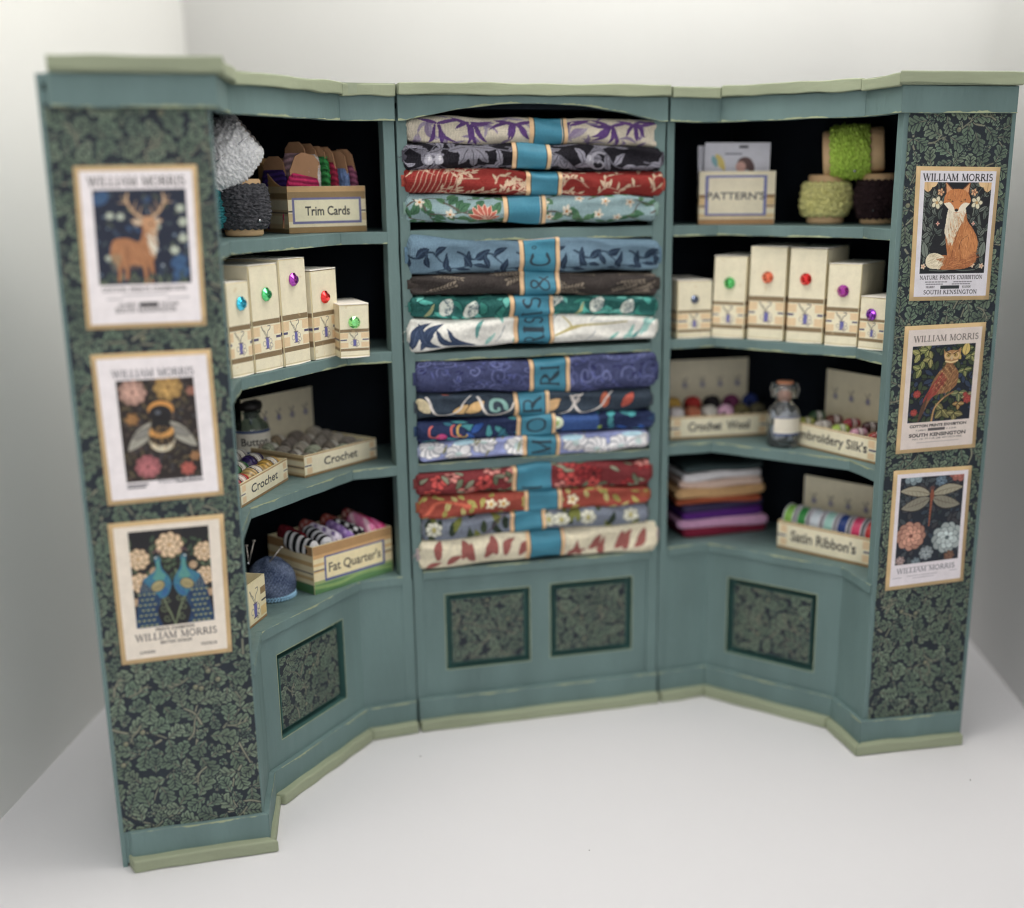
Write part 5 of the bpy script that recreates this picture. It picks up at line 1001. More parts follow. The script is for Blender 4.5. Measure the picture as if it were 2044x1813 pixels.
# ---------------------------------------------------------------- wooden reels of crochet lace
WOOD = mat('reel_wood', rgb(206,172,132), .55, .12, 90, .25, 300, stretch=(1,1,.12))
def lace_at(label, col, centre, rot, **k):
    from mathutils import Euler
    d = Euler(rot).to_matrix()@Vector((0,0,k.get('h',1.5)/2)); return lace_reel(label, col, tuple(np.array(centre)-np.array(d)), rot, **k)
def lace_reel(label, col, loc, rot, r=.62, h=1.5, pin=None, seed=0, bulge=.1, lc=(.16,.84), n=190, amp=.06, fuzz=0):
    root = thing('lace_reel', label, 'reel', loc, 0, 'wooden reels wound with crochet lace'); root.rotation_euler = rot
    m = MB(); R = r*.80; m.lathe([(R*.25,0),(R*.92,0),(R,.05),(R,h*.16),(R*.7,h*.22),(R*.7,h*.70),(R,h*.75),(R,h-.05),(R*.92,h),(R*.25,h),(R*.22,h-.08)], 36); m.build('wooden_reel', WOOD, root, True)
    ny = int(n*.55); ph, t = np.meshgrid(np.linspace(0, 2*math.pi, n, endpoint=False), np.linspace(0, 1, ny)); rg = np.random.default_rng(seed)
    edge = .045*np.abs(np.sin(ph*9+seed)); zz = h*(lc[0]+(lc[1]-lc[0])*t)+np.where(t < .5, -edge, edge)*np.abs(2*t-1)**2
    wv = np.abs(np.sin(ph*22+5*np.sin(t*9+seed)))*np.abs(np.sin(t*26+2*np.sin(ph*3)))
    big = .5*np.sin(ph*5+seed+t*4)+.5*np.sin(ph*3-t*6+seed*2); nz = rg.normal(0, .25, ph.shape)
    nz = (nz+np.roll(nz,1,1)+np.roll(nz,1,0)+np.roll(nz,-1,1))/2
    if fuzz: wv = np.abs(np.sin(ph*31+9*np.sin(t*17+seed)+4*np.sin(ph*5)))*np.abs(np.sin(t*41+6*np.sin(ph*7))); nz = nz*2
    sm = rg.normal(0, 1, ph.shape)
    for _ in range(3): sm = (sm+np.roll(sm,1,1)+np.roll(sm,-1,1)+np.roll(sm,1,0)+np.roll(sm,-1,0))/5*1.6
    if not fuzz: wv = np.clip(.55*np.abs(np.sin(ph*15+1.6*np.sin(t*13+seed)+.5*sm))*np.abs(np.sin(t*15+1.2*np.sin(ph*4+seed)))**.6+.45*np.abs(np.sin(ph*34+t*40))+.10*sm, 0, 1.3)
    big = big+.5*sm
    env = np.sqrt(np.clip(1-(2*t-1)**2, 0, 1)); rr = R*1.02+bulge*env+(amp*wv+.02*nz+.045*big)*env**.5+.03
    xyz = np.stack([rr*np.cos(ph), rr*np.sin(ph), zz], -1)
    ink = np.array(col, float)[None,None,:]*(.84+.2*wv[...,None]+.05*nz[...,None]); grid_obj('lace_winding', xyz, ink, YARN, root, closed=True)
    if pin:
        a, z_ = pin; d = np.array([math.cos(a), math.sin(a)]); Rr = R+bulge+.08; m = MB(); m.lathe([(.0,-.05),(.04,-.03),(.055,0),(.04,.03),(.0,.05)], 12, c=(d[0]*Rr, d[1]*Rr, h*z_)); m.build('pin_head', STEEL, root, True)
    return root
Z1 = LV['left']['s1'][1]
X = y_hit(*ZL1(315,1500), -.95); lace_reel('charcoal crochet lace reel standing left of the trim cards box', (86,86,92), (X[0],-.95,Z1), (0,0,1.0), .66, 1.52, (-2.0,.28), 1, .13, (.14,.9))
X = y_hit(*ZL1(60,1450), -1.3); lace_reel('turquoise lace reel almost hidden behind the near end panel', (30,140,150), (X[0]-.35,-1.3,Z1), (0,0,0), .6, 1.5, None, 2, .1)
X = y_hit(*ZL1(160,975), -1.3); lace_at('silvery white lace reel tipped over on top of the charcoal one', (252,252,255), X, (.5,.8,.5), r=.6, h=1.62, seed=3, bulge=.30, lc=(-.0,1.02), amp=.035, fuzz=1)
def needle(label, a, b, r=.022):
    m = MB(); a = np.array(a); b = np.array(b); m.tube([a, a+(b-a)*.85, b], [r, r, r*.2], 8); o = m.build('sewing_needle', STEEL, None, True, org=a, loc=a); tag(o, label, 'needle', 'needles stuck in the white lace'); return o
a_ = y_hit(*ZL1(368,826), -2.3); b_ = y_hit(*ZL1(245,925), -2.1); needle('upper needle sticking out of the white lace reel', a_, b_)
a_ = y_hit(*ZL1(165,985), -2.6); b_ = y_hit(*ZL1(85,1052), -2.5); needle('lower needle lying across the white lace reel', a_, b_)
Z1r = LV['right']['s1'][1]
X = y_hit(*ZR1(1365,1300), -.2); lace_reel('pale yellow lace reel standing beside the dark brown one', (232,226,140), (X[0],-.2,Z1r), (0,0,.4), .72, 1.5, None, 4, .16)
X = y_hit(*ZR1(1810,1300), -1.25); lace_reel('dark brown lace reel beside the right stile, under the lime reel', (58,40,44), (X[0],-1.25,Z1r), (0,0,0), .66, 1.52, (-2.3,.28), 5, .1, (.12,.86))
X = y_hit(*ZR1(1610,768), -.9); lace_at('lime green lace reel lying on top of two upright reels', (186,222,52), X, (0, math.radians(86), math.radians(-30)), r=.84, h=1.85, seed=6, bulge=.05, lc=(.13,.76), amp=.05)
m = MB(); X = y_hit(*ZR1(1618,938), -1.55); m.lathe([(.0,-.05),(.045,-.03),(.06,0),(.045,.03),(.0,.05)], 12); o = m.build('pin_head', STEEL, None, True, loc=X); tag(o, 'silver pin head under the lime green lace', 'pin')

# ---------------------------------------------------------------- printed card boxes, open at the top
def label_box(name, label, q, rz, z, w, h, dep, text, paint, ppu=80, hb=None, side_paint=None, tag_=None, cat='box', wall=.035, group='printed card boxes'):
    """open box: floor and four thin walls; hb = height of the back wall, sides run up to it in a curve"""
    root = thing(name, label, cat, (*q, z), rz, group); hb = hb or h; m = MB()
    m.box(0,w,0,dep,0.0,.03); m.box(0,w,-.0,wall,.03,h); m.box(0,w,dep-wall,dep,.03,hb)
    for x in (0, w-wall):
        n = 12; V = []
        for i in range(n+1):
            t = i/n; zt = h+(hb-h)*(1-math.cos(max(0,(t-.12)/.88)*math.pi/2)); y = wall+(dep-2*wall)*t; V += [(x,y,.03),(x+wall,y,.03),(x+wall,y,zt),(x,y,zt)]
        Fc = []
        for i in range(n): k = 4*i; Fc += [(k,k+4,k+7,k+3),(k+1,k+2,k+6,k+5),(k+3,k+7,k+6,k+2)]
        m.add(V, Fc)
    m.build('box_body', CREAM if name != 'trim_card_box' else KRAFT, root)
    cv = Cv(w, h, ppu, PAPERC); paint(cv, w, h); cv.grain(3, 2); U, V = np.meshgrid(np.linspace(0,1,cv.W), np.linspace(0,1,cv.H))
    grid_obj('printed_front', np.stack([U*w, -.008+0*U-.012*np.sin(U*3.14)*V, V*h], -1), cv.a, PRINT, root)
    if side_paint:
        for sx in (0, 1):
            cs = Cv(dep, h, 30, PAPERC); side_paint(cs, dep, h); U, V = np.meshgrid(np.linspace(0,1,cs.W), np.linspace(0,1,cs.H)); Y = U*dep
            if not sx: Y = Y[:, ::-1]
            grid_obj('printed_side', np.stack([U*0+(w+.008 if sx else -.008), Y, V*h], -1), cs.a, PRINT, root)
    return root
# trim cards
def pt_trim(cv, w, h):
    cv.a[:] = (222,208,172); cv.rect(0,h*.88,w,h,(196,156,100)); cv.rect(0,h*.72,w,h*.88,(150,122,78)); cv.rect(0,h*.5,w,h*.72,(222,208,170)); cv.rect(0,h*.25,w,h*.42,(206,180,130)); cv.rect(0,0,w,h*.13,(146,116,70)); cv.rect(0,h*.45,w,h*.48,(70,60,70))
    cv.rect(w*.05,h*.2,w*.94,h*.76,(112,112,158)); cv.rect(w*.08,h*.25,w*.91,h*.71,(230,222,186)); sans_text(cv,'Trim Cards',w*.5,h*.38,h*.2,(58,56,56),w*.57,grow=.008)
def sd_trim(cs, d, h): cs.a[:] = (206,180,132); cs.rect(0,h*.74,d,h*.86,(150,122,78)); cs.rect(0,h*.5,d,h*.7,(226,214,180)); cs.rect(0,h*.2,d,h*.36,(222,206,168)); cs.rect(0,h*.42,d,h*.46,(60,54,70)); cs.rect(0,0,d,h*.1,(140,112,68))
p0 = y_hit(*ZL1(690,1600), .0); rz = .30; q, w, h = front(ZL1(690,1600), ZL1(1322,1603), ZL1(690,1215), p0, rz)
TB = label_box('trim_card_box', 'card box of trim cards labelled Trim Cards, striped in tan', q, rz, Z1, w, h, 2.2, '', pt_trim, 100, h*1.62, sd_trim)
TC = np.array([math.cos(rz), math.sin(rz)]); TN_ = np.array([-TC[1], TC[0]])
cards = [(.3,1.6,2.1,(70,44,130),'purple',0),(.42,.7,2.2,(228,34,112),'magenta',1),(.64,1.2,2.5,(244,196,210),'pale pink',0),(.88,1.0,2.45,(240,232,228),'white picot',2),(1.13,.75,2.38,(44,164,76),'bright green',0),(1.38,.8,2.36,(186,34,76),'crimson',0),(1.6,.7,2.25,(124,158,216),'light blue',2),(1.76,.85,2.0,(196,36,100),'small dark pink',0),(1.95,.75,2.3,(176,92,130),'mauve',0)]
KC = mat('brown_card', rgb(172,132,100), .75, .12, 150, .25, 500)
for i, (x, y, ht, c, nm, st) in enumerate(cards):
    if x > w-.08: x = w-.1
    yaw = rz+(math.radians(-70) if i != 1 else .12); x = (-.12,.12,.40,.62,.86,1.1,1.34,1.46,1.62)[i]*w/2.0+.28; pos = np.array(q)+TC*max(x,.16)+TN_*((1.3,.42,.95,.95,.9,.9,.85,.85,.95)[i])
    root = thing('trim_card', f'brown trim card wound with {nm} trim in the labelled box', 'trim card', (*pos, Z1+.05), yaw, 'trim cards standing in the open box')
    root.rotation_euler = (0.02*(i%3), 0 if i != 1 else .2, yaw); W_ = 1.0 if i != 7 else .6
    pts = [(-W_/2,0),(W_/2,0),(W_/2,ht*.6),(W_/2-.04,ht*.66),(W_/2,ht*.74),(W_*.40,ht*.93),(W_*.2,ht),(-W_*.2,ht),(-W_*.40,ht*.93),(-W_/2,ht*.74),(-W_/2+.04,ht*.66),(-W_/2,ht*.6)]
    m = MB(); m.add([(a,-.018,b) for a,b in pts]+[(a,.018,b) for a,b in pts], [tuple(range(12)), tuple(range(12,24))[::-1]]+[(k,12+k,12+(k+1)%12,(k+1)%12) for k in range(12)]); m.build('card', KC, root)
    n, nz_ = 90, 90; ph, t = np.meshgrid(np.linspace(0,2*math.pi,n,endpoint=False), np.linspace(0,1,nz_)); rg = np.random.default_rng(i); amp = (.004,.003,.03)[st]
    wv = np.sin(t*70+2*np.sin(ph*2)) if st != 2 else np.abs(np.sin(t*16))*np.abs(np.sin(ph*7)); nzz = rg.normal(0,1,ph.shape)*.008*(2 if i == 4 else 1)
    a = W_/2+.03; b = .10+.01*(i%3); s_ = np.sign(np.cos(ph))*np.abs(np.cos(ph))**.5; s2 = np.sign(np.sin(ph))*np.abs(np.sin(ph))**.8
    env = 1-.25*(np.abs(2*t-1)**6); XX = s_*a*env+nzz; YY = s2*(b*env+amp*wv)+nzz; ZZ = .04+t*ht*(.80,.70,.86,.86,.86,.80,.76,.80,.78)[i]
    grid_obj('wound_trim', np.stack([XX,YY,ZZ],-1), np.array(c,float)[None,None,:]*(.85+.18*wv[...,None]), YARN, root, closed=True)

# patterns box with its packets
G = ZR1
def pt_pat(cv, w, h):
    cv.a[:] = (226,214,182); cv.rect(0,h*.50,w,h*.56,(150,112,70)); cv.rect(0,h*.3,w,h*.5,(216,182,124)); cv.rect(0,h*.33,w,h*.355,(70,64,110)); cv.rect(0,h*.12,w,h*.2,(214,184,130)); cv.rect(0,0,w,h*.1,(176,130,78))
    cv.rect(w*.08,h*.16,w*.89,h*.92,(112,116,172)); cv.rect(w*.12,h*.2,w*.85,h*.88,(228,216,186)); sans_text(cv,"PATTERN'S",w*.485,h*.47,h*.14,(74,72,80),w*.76,grow=.006)
p0 = y_hit(*G(285,1397), .9); PR = -.36; q, w, h = front(G(280,1397), G(925,1397), G(278,945), p0, PR)
PB = label_box('pattern_box', "cream card box labelled PATTERN'S on the top right shelf", q, PR, Z1r, w, h, 1.3, '', pt_pat, 60, None, lambda cs, d, hh: sd_trim(cs, d, hh))
def packet(label, dx, dy, ww, hh, tilt, pic):
    root = thing('pattern_packet', label, 'pattern packet', (q[0]+dx*math.cos(PR)-dy*math.sin(PR), q[1]+dx*math.sin(PR)+dy*math.cos(PR), Z1r+.04), 0, 'sewing pattern packets'); root.rotation_euler = (-.05, tilt, PR)
    m = MB(); m.box(0,ww,0,.04,0,hh); m.build('envelope', mat('packet_paper', rgb(206,204,214), .5, .04, 90, .15, 300), root, bevel=.01)
    cv = Cv(ww, hh, 50, (204,204,216)); cv.rect(ww*.08,hh*.05,ww*.92,hh*.62,(196,206,216))
    if pic:
        cv.rect(ww*.52,hh*.93,ww*.66,hh*.965,(60,60,72)); cv.stroke([(ww*.32,hh*.86),(ww*.56,hh*.86)],.05,(120,120,136)); leaf(cv,ww*.17,hh*.86,-1.05,.6,.24,(212,190,88)); leaf(cv,ww*.12,hh*.84,-1.2,.4,.18,(120,170,180))
        cv.ell(ww*.62,hh*.74,.24,.2,(92,64,62)); cv.ell(ww*.56,hh*.70,.16,.17,(206,156,144)); cv.ell(ww*.72,hh*.68,.1,.2,(84,58,58))
        cv.rect(ww*.4,hh*.0,ww*.78,hh*.4,(190,120,120))
    U, V = np.meshgrid(np.linspace(0,1,cv.W), np.linspace(0,1,cv.H)); grid_obj('printed_cover', np.stack([U*ww, 0*U-.008, V*hh],-1), cv.a, PRINT, root)
packet('pale sewing pattern packet in front, with a yellow garment and a dark-haired person', .14, .22, w*.86, h*1.52, .01, True)
packet('grey sewing pattern packet just behind the front packet', .02, .5, w*.92, h*1.46, -.03, False)

# ---------------------------------------------------------------- shallow display trays with a raised back card
def tray(label, bl, br, tl, z, dep, text, backh, ppu=80, y_shift=0., motifs=5, rz=None, tw=.62, stripes=True, bold=.008, side_cut=1.):
    a = on_z(*bl, z)[:2]; b = on_z(*br, z)[:2]
    if y_shift: a = a+(CAMC[:2]-a)/np.linalg.norm(CAMC[:2]-a)*y_shift
    r = math.atan2(*(b-a)[::-1]) if rz is None else rz
    q, w, h = front(bl, br, tl, a, r)
    def pf(cv, w, h):
        cv.a[:] = PAPERC; cv.rect(0,0,w,h*.1,(150,118,72)); cv.rect(0,h*.93,w,h,(186,150,96))
        if stripes:
            for x0, x1 in ((w*.03,w*.1),(w*.9,w*.97)): cv.rect(x0,h*.14,x1,h*.4,TAN); cv.rect(x0,h*.6,x1,h*.88,TAN)
            cv.rect(0,h*.47,w*.09,h*.53,NVY); cv.rect(w*.91,h*.47,w,h*.53,NVY)
        sans_text(cv, text, w*.49, h*.36, h*.38, (56,54,58), w*tw, grow=bold)
    root = label_box('display_tray', label, q, r, z, w, h, dep, '', pf, ppu, None, lambda cs, d, hh: sd_trim(cs, d, hh), cat='tray', group='display trays with printed labels')
    if backh:
        cv = Cv(w*.96, backh, 34, (214,204,176))
        for k in range(motifs): needle_motif(cv, cv.w*(k+.6)/(motifs+.2), backh*.66, .36)
        m = MB(); m.box(w*.02,w*.98,dep-.07,dep-.045,.03,backh+.03); bc = m.build('back_card', CREAM, root)
        U, V = np.meshgrid(np.linspace(.0,1,cv.W), np.linspace(0,1,cv.H)); grid_obj('printed_back', np.stack([w*.02+U*w*.96, 0*U+dep-.078, .03+V*backh],-1), cv.a, PRINT, bc)
    t = np.array([math.cos(r), math.sin(r)]); n = np.array([-t[1], t[0]])
    return dict(q=np.array(q), t=t, n=n, w=w, h=h, dep=dep, r=r, z=z)
def tpos(T, x, y, z): p = T['q']+T['t']*x+T['n']*y; return (p[0], p[1], T['z']+z)
def ball(name, label, cat, group, T, x, y, z, r, col, stretch=1.15, yaw=0., lbl=None, seed=0, axis='x', shin=False):
    """a small wound ball or bobbin of thread, ridged by its turns"""
    o = thing(name, label, cat, tpos(T, x, y, z), T['r']+yaw, group); n = 46
    ph, t = np.meshgrid(np.linspace(0,2*math.pi,n,endpoint=False), np.linspace(0,1,n)); L = r*stretch
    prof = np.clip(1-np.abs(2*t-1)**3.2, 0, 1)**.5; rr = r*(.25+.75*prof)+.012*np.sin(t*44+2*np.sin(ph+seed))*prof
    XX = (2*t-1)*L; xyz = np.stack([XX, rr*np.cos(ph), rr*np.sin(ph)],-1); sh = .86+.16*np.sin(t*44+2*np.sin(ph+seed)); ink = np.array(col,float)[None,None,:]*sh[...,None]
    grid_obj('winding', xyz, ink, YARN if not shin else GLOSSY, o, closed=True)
    if lbl is not None:
        cv = Cv(L*.7, 2*math.pi*r*1.03, 46, lbl[0])
        for e in (0, cv.w*.88): cv.rect(e,0,e+cv.w*.12,cv.h,(74,52,40))
        if lbl[1]:
            for k in range(3): sans_text(cv, lbl[1], cv.w*.5-cv.w*.16, cv.h*(k+.5)/3, cv.w*.42, (50,46,50), cv.h/3.4, rot=math.pi/2)
        U, V = np.meshgrid(np.linspace(-1,1,cv.W), np.linspace(0,2*math.pi,cv.H)); rb = r*1.035; grid_obj('paper_label', np.stack([U*L*.35, -rb*np.cos(V), rb*np.sin(V)],-1), cv.a, PRINT, o)
    return o
GLOSSY = print_mat('satin_thread', .28, bump=.3, bscale=1500, spec=.6, noise=.08)
G = ZL3; Z3 = LV['left']['s3'][1]
T = tray('cream tray labelled Crochet at the back, filled with neutral thread balls', G(665,655), G(1140,550), G(665,508), Z3, 2.7, 'Crochet', 2.05, 76, .5, 5, None, .46)
NE = [((158,146,130),'taupe'),((186,170,140),'sand'),((150,138,128),'mushroom'),((196,180,150),'oatmeal'),((168,158,146),'grey beige'),((172,150,120),'fawn'),((186,192,164),'sage'),((140,130,122),'brown grey'),((180,164,150),'biscuit'),((200,188,170),'cream')]
rw = ['front','second','third','fourth','rear']; cw = ['leftmost','second','third','rightmost']
r = random.Random(4)
for c in range(4):
    for k in range(5):
        cc, nm = NE[(c*3+k*2+c*k)%10]
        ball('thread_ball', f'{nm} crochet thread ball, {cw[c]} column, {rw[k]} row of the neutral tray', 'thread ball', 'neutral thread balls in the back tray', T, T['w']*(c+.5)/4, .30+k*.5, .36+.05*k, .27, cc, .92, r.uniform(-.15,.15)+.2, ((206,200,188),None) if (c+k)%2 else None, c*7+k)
T = tray('small cream tray labelled Crochet in front, filled with bright thread rolls', G(245,880), G(552,692), G(238,722), Z3, 1.75, 'Crochet', 0, 96, .0, 5, None, .56)
br_ = [((206,30,34),'red'),((214,176,100),'honey'),((222,172,56),'amber'),((226,206,170),'ivory'),((44,120,58),'green'),((60,40,110),'violet'),((130,22,48),'burgundy'),((226,196,30),'yellow'),((206,200,196),'silver')]
for c in range(3):
    for k in range(3):
        cc, nm = br_[c+3*k]
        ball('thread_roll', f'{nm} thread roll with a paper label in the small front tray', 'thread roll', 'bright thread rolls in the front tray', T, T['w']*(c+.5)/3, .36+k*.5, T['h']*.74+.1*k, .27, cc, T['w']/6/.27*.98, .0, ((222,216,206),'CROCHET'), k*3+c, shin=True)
# glass button jar
GLASS = mat('dark_glass', (.55,.66,.60), .03, 0, 50, 0, trans=.92, spec=.6, ior=1.48); CLEAR = mat('clear_glass', (.9,.93,.95), .03, 0, 50, 0, trans=.95, spec=.6)
X = on_z(*G(318,590), Z3)
root = thing('button_jar', 'dark glass jar with a black stopper labelled Button', 'jar', (X[0],X[1],Z3), 0, None)
m = MB(); R = .60; hJ = 1.60; m.lathe([(.0,0),(R*.9,0),(R,.06),(R,hJ*.68),(R*.93,hJ*.8),(R*.55,hJ*.92),(R*.52,hJ),(R*.62,hJ+.04),(R*.62,hJ+.1),(R*.5,hJ+.1),(R*.46,hJ*.95),(R*.86,hJ*.78),(R*.92,hJ*.66),(R*.92,.1),(0,.08)], 40); m.build('glass', GLASS, root, True)
m = MB(); m.lathe([(0,hJ*.9),(R*.44,hJ*.92),(R*.44,hJ+.12),(R*.66,hJ+.14),(R*.70,hJ+.24),(R*.66,hJ+.36),(R*.4,hJ+.42),(0,hJ+.42)], 32); m.build('stopper', mat('black_stopper', (.022,.02,.02), .4, .2, 100, .2, 400), root, True)
rj = random.Random(2); m = MB()
for _ in range(70):
    a, d, z_ = rj.uniform(0,6.3), rj.uniform(0,R*.74), rj.uniform(.12,hJ*.72); m.lathe([(0,-.02),(.09,-.02),(.1,0),(.09,.02),(0,.02)], 8, c=(d*math.cos(a), d*math.sin(a), z_))
m.build('buttons', mat('dark_buttons', (.02,.045,.04), .35, .3, 60, 0), root)
cv = Cv(1.35, .72, 90, (226,220,206)); cv.rect(0,.64,1.35,.72,(60,84,130)); cv.rect(0,0,1.35,.07,(60,84,130)); sans_text(cv,'Button',.66,.26,.24,(52,50,52),.86,grow=.008); cv.grain(3,1)
U, V = np.meshgrid(np.linspace(-1,1,cv.W), np.linspace(0,1,cv.H)); a = -math.pi/2+U*(1.35/2/R)+.22; grid_obj('paper_label', np.stack([(R+.012)*np.cos(a),(R+.012)*np.sin(a),.44+V*.72],-1), cv.a, PRINT, root)

# left counter: fat quarters, pincushion, small box
ZC = LV['left']['c']
def pt_fat(cv, w, h):
    cv.a[:] = (226,208,160); 
    for y0, y1, c in ((.82,1,(176,134,82)),(.74,.82,(206,160,100)),(.58,.64,(214,176,110)),(.44,.5,(206,170,104)),(.48,.5,(60,54,90)),(.0,.2,(92,140,84)),(.2,.26,(150,170,104))): cv.rect(0,h*y0,w,h*y1,c)
    cv.stroke(curve([(0,h*.14),(w*.3,h*.1),(w*.6,h*.18),(w,h*.12)]), h*.07, (136,170,96))
    cv.rect(w*.13,h*.22,w*.9,h*.76,(84,96,150)); cv.rect(w*.155,h*.27,w*.875,h*.72,(232,216,166)); sans_text(cv,"Fat Quarter's",w*.515,h*.4,h*.2,(66,62,64),w*.66,grow=.006)
def sd_fat(cs, d, h):
    cs.a[:] = (222,204,160)
    for y0, y1, c in ((.8,1,(160,120,74)),(.58,.66,(196,160,100)),(.42,.45,(60,54,80)),(.28,.36,(200,166,104)),(.0,.2,(70,116,70))): cs.rect(0,h*y0,d,h*y1,c)
a0 = on_z(*G(730,1428), ZC)[:2]; a0 = a0+(CAMC[:2]-a0)*.012; b0_ = on_z(*G(1245,1285), ZC)[:2]; rz = math.atan2(*(b0_-a0)[::-1])-.05
q, w, h = front(G(730,1428), G(1247,1285), G(706,1115), a0, rz)
T = dict(q=np.array(q), t=np.array([math.cos(rz),math.sin(rz)]), n=np.array([-math.sin(rz),math.cos(rz)]), w=w, h=h, dep=2.2, r=rz, z=ZC)
label_box('fabric_roll_box', "striped card box labelled Fat Quarter's with a green printed foot", q, rz, ZC, w, h, 2.2, '', pt_fat, 60, None, sd_fat)
rolls = [((30,28,32),(212,210,212),'black and white striped',0),((26,24,30),(200,200,206),'black and white banded',0),((206,196,214),(120,100,150),'white and violet',1),((140,104,176),(180,150,206),'lilac',1),((34,30,36),(214,214,216),'black with white spots',1),((222,120,168),(236,190,206),'candy pink',2),((232,52,130),(240,110,170),'hot pink',2)]
def fabric_roll(label, x, y, z, c, c2, st, L=1.7, rad=.2, yaw=0.):
    o = thing('fabric_roll', label, 'fabric', tpos(T, x, y, z), T['r']+yaw, 'rolled fabrics in the striped box'); o.rotation_euler = (0.16, 0, T['r']+yaw+.12*math.sin(x*7)); n = 40; ny = 60
    ph, t = np.meshgrid(np.linspace(0,2*math.pi,n,endpoint=False), np.linspace(0,1,ny)); e = np.clip(1-np.abs(2*t-1)**9, 0, 1)**.5; rr = rad*(.3+.7*e)*(1+.04*np.sin(ph*3+x*9)+.03*np.sin(t*12+x))
    xyz = np.stack([rr*np.cos(ph)*.85, t*L, rr*np.sin(ph)*1.2],-1); mk = (np.sin(t*30) > 0) if st == 0 else ((np.sin(t*22+ph*2)*np.sin(ph*4) > .2) if st == 1 else (np.sin(t*9+ph*3) > .5))
    ink = np.where(mk[...,None], np.array(c2,float), np.array(c,float)); grid_obj('rolled_cloth', xyz, ink, CLOTHP, o, closed=True)
for i, (c, c2, nm, st) in enumerate(rolls): fabric_roll(f"{nm} fabric roll, number {['one','two','three','four','five','six','seven'][i]} from the left, front of striped box".replace('number one from the left','leftmost'), .22+(w-.44)*i/6, .08, h*.88+.03*(i%3), c, c2, st, 1.3, .25)
for i, (c, c2, nm) in enumerate((((110,20,34),(90,16,28),'dark red'),((150,60,54),(176,130,124),'rose'),((140,50,40),(170,110,100),'brick red'),((130,36,40),(180,140,130),'scarlet'))): fabric_roll(f"{nm} fabric roll at the back of the striped box", .3+(w-.6)*i/3, .75, h*.98, c, c2, 1, 1.1, .22)
# pincushion
X = on_z(*G(448,1492), ZC); X = X+(CAMC-X)*np.array([1,1,0])*-.012; R = .75
root = thing('pincushion', 'round blue denim pincushion edged with pale blue crochet', 'pincushion', (X[0],X[1],ZC), 0, None)
ph, t = np.meshgrid(np.linspace(0,2*math.pi,140,endpoint=False), np.linspace(0,1,70)); el = -.5+t*(math.pi/2+.5); rr = R*np.abs(np.cos(el)); zz = .40+.80*np.sin(el)
r2 = np.random.default_rng(3); wv = (np.sin(ph*44)*np.sin(el*36)); ink = np.array((84,98,128),float)[None,None,:]*(1+.22*wv[...,None])+16*np.sin(ph*3+el*5)[...,None]+r2.normal(0,16,ph.shape)[...,None]
grid_obj('denim_dome', np.stack([rr*np.cos(ph)*(1+.02*np.sin(ph*3)), rr*np.sin(ph), zz+.011*wv+.02*np.sin(ph*5+el*4)],-1), ink, CLOTHP, root, closed=True)
m = MB()
for k in range(46):
    a = 2*math.pi*k/46; p = [(R*math.cos(a+d*.07)*(.90+.05*e), R*math.sin(a+d*.07)*(.90+.05*e), .05+.07*f) for d, e, f in ((-1,0,0),(-.5,1.2,.9),(.4,1.,1.3),(1.,.2,.3),(.3,1.6,-.3),(-.4,.8,-.2))]; m.tube(p, .026, 6)
m.build('crochet_edging', mat('sky_crochet', rgb(150,190,216), .8, .2, 200, .5, 1500), root, True)
def pin(label, a, b, hr=.055, col=None):
    a = np.array(a); b = np.array(b); m = MB(); m.tube([b, a], .024, 8); m.lathe([(0,-.03),(hr,-.02),(hr,.02),(0,.04)], 12, c=a); o = m.build('dress_pin', mat('dull_pin', (.55,.5,.46), .35, .1, 80, 0, metal=.7), None, True, org=b, loc=b); tag(o, label, 'pin', 'pins in the blue pincushion')
pc = X
def pinpx(label, hx, hy, bx, by, dy): a = y_hit(*G(hx,hy), pc[1]+dy); b = y_hit(*G(bx,by), pc[1]+dy-.0); pin(label, a, b-(a-b)*.15)
pinpx('pin leaning right, rightmost in the blue pincushion', 508,1140, 440,1225, -.25); pinpx('tall pin in the blue pincushion, leaning slightly right', 326,1098, 298,1225, -.2); pinpx('left pin in the blue pincushion, leaning slightly left', 276,1130, 290,1240, -.25)
m = MB(); b = y_hit(*G(286,1245), pc[1]-.62); m.lathe([(0,-.05),(.04,-.03),(.055,0),(.04,.03),(0,.05)], 14); o = m.build('silver_bead', STEEL, None, True, loc=b); tag(o, 'tiny silver ball pin head at the left of the blue pincushion', 'pin')
# small open box at the very edge
a0 = on_z(*G(290,1692), ZC)[:2]; b0_ = on_z(*G(412,1592), ZC)[:2]; rz = math.atan2(*(b0_-a0)[::-1]); tt = np.array([math.cos(rz), math.sin(rz)]); q, w, h = front(G(290,1692), G(412,1592), G(272,1405), a0, rz); ext = .65
def pt_small(cv, w, h):
    cv.a[:] = (228,214,170); cv.rect(w*.82,h*.6,w,h*.76,(150,122,78)); cv.rect(w*.84,h*.42,w,h*.46,(50,46,60)); cv.rect(w*.8,h*.1,w,h*.32,(222,190,120)); cv.rect(0,h*.12,w*.36,h*.34,(222,186,112)); cv.rect(0,h*.5,w*.36,h*.6,(150,122,78)); cv.rect(0,h*.0,w,h*.05,(160,120,70)); needle_motif(cv, w*.62, h*.46, h*.72)
T2q = q-tt*ext; label_box('small_open_box', 'small open cream box with a needle and reel picture, beside the pincushion', T2q, rz, ZC, w+ext, h, 1.0, '', pt_small, 100, None, sd_trim)

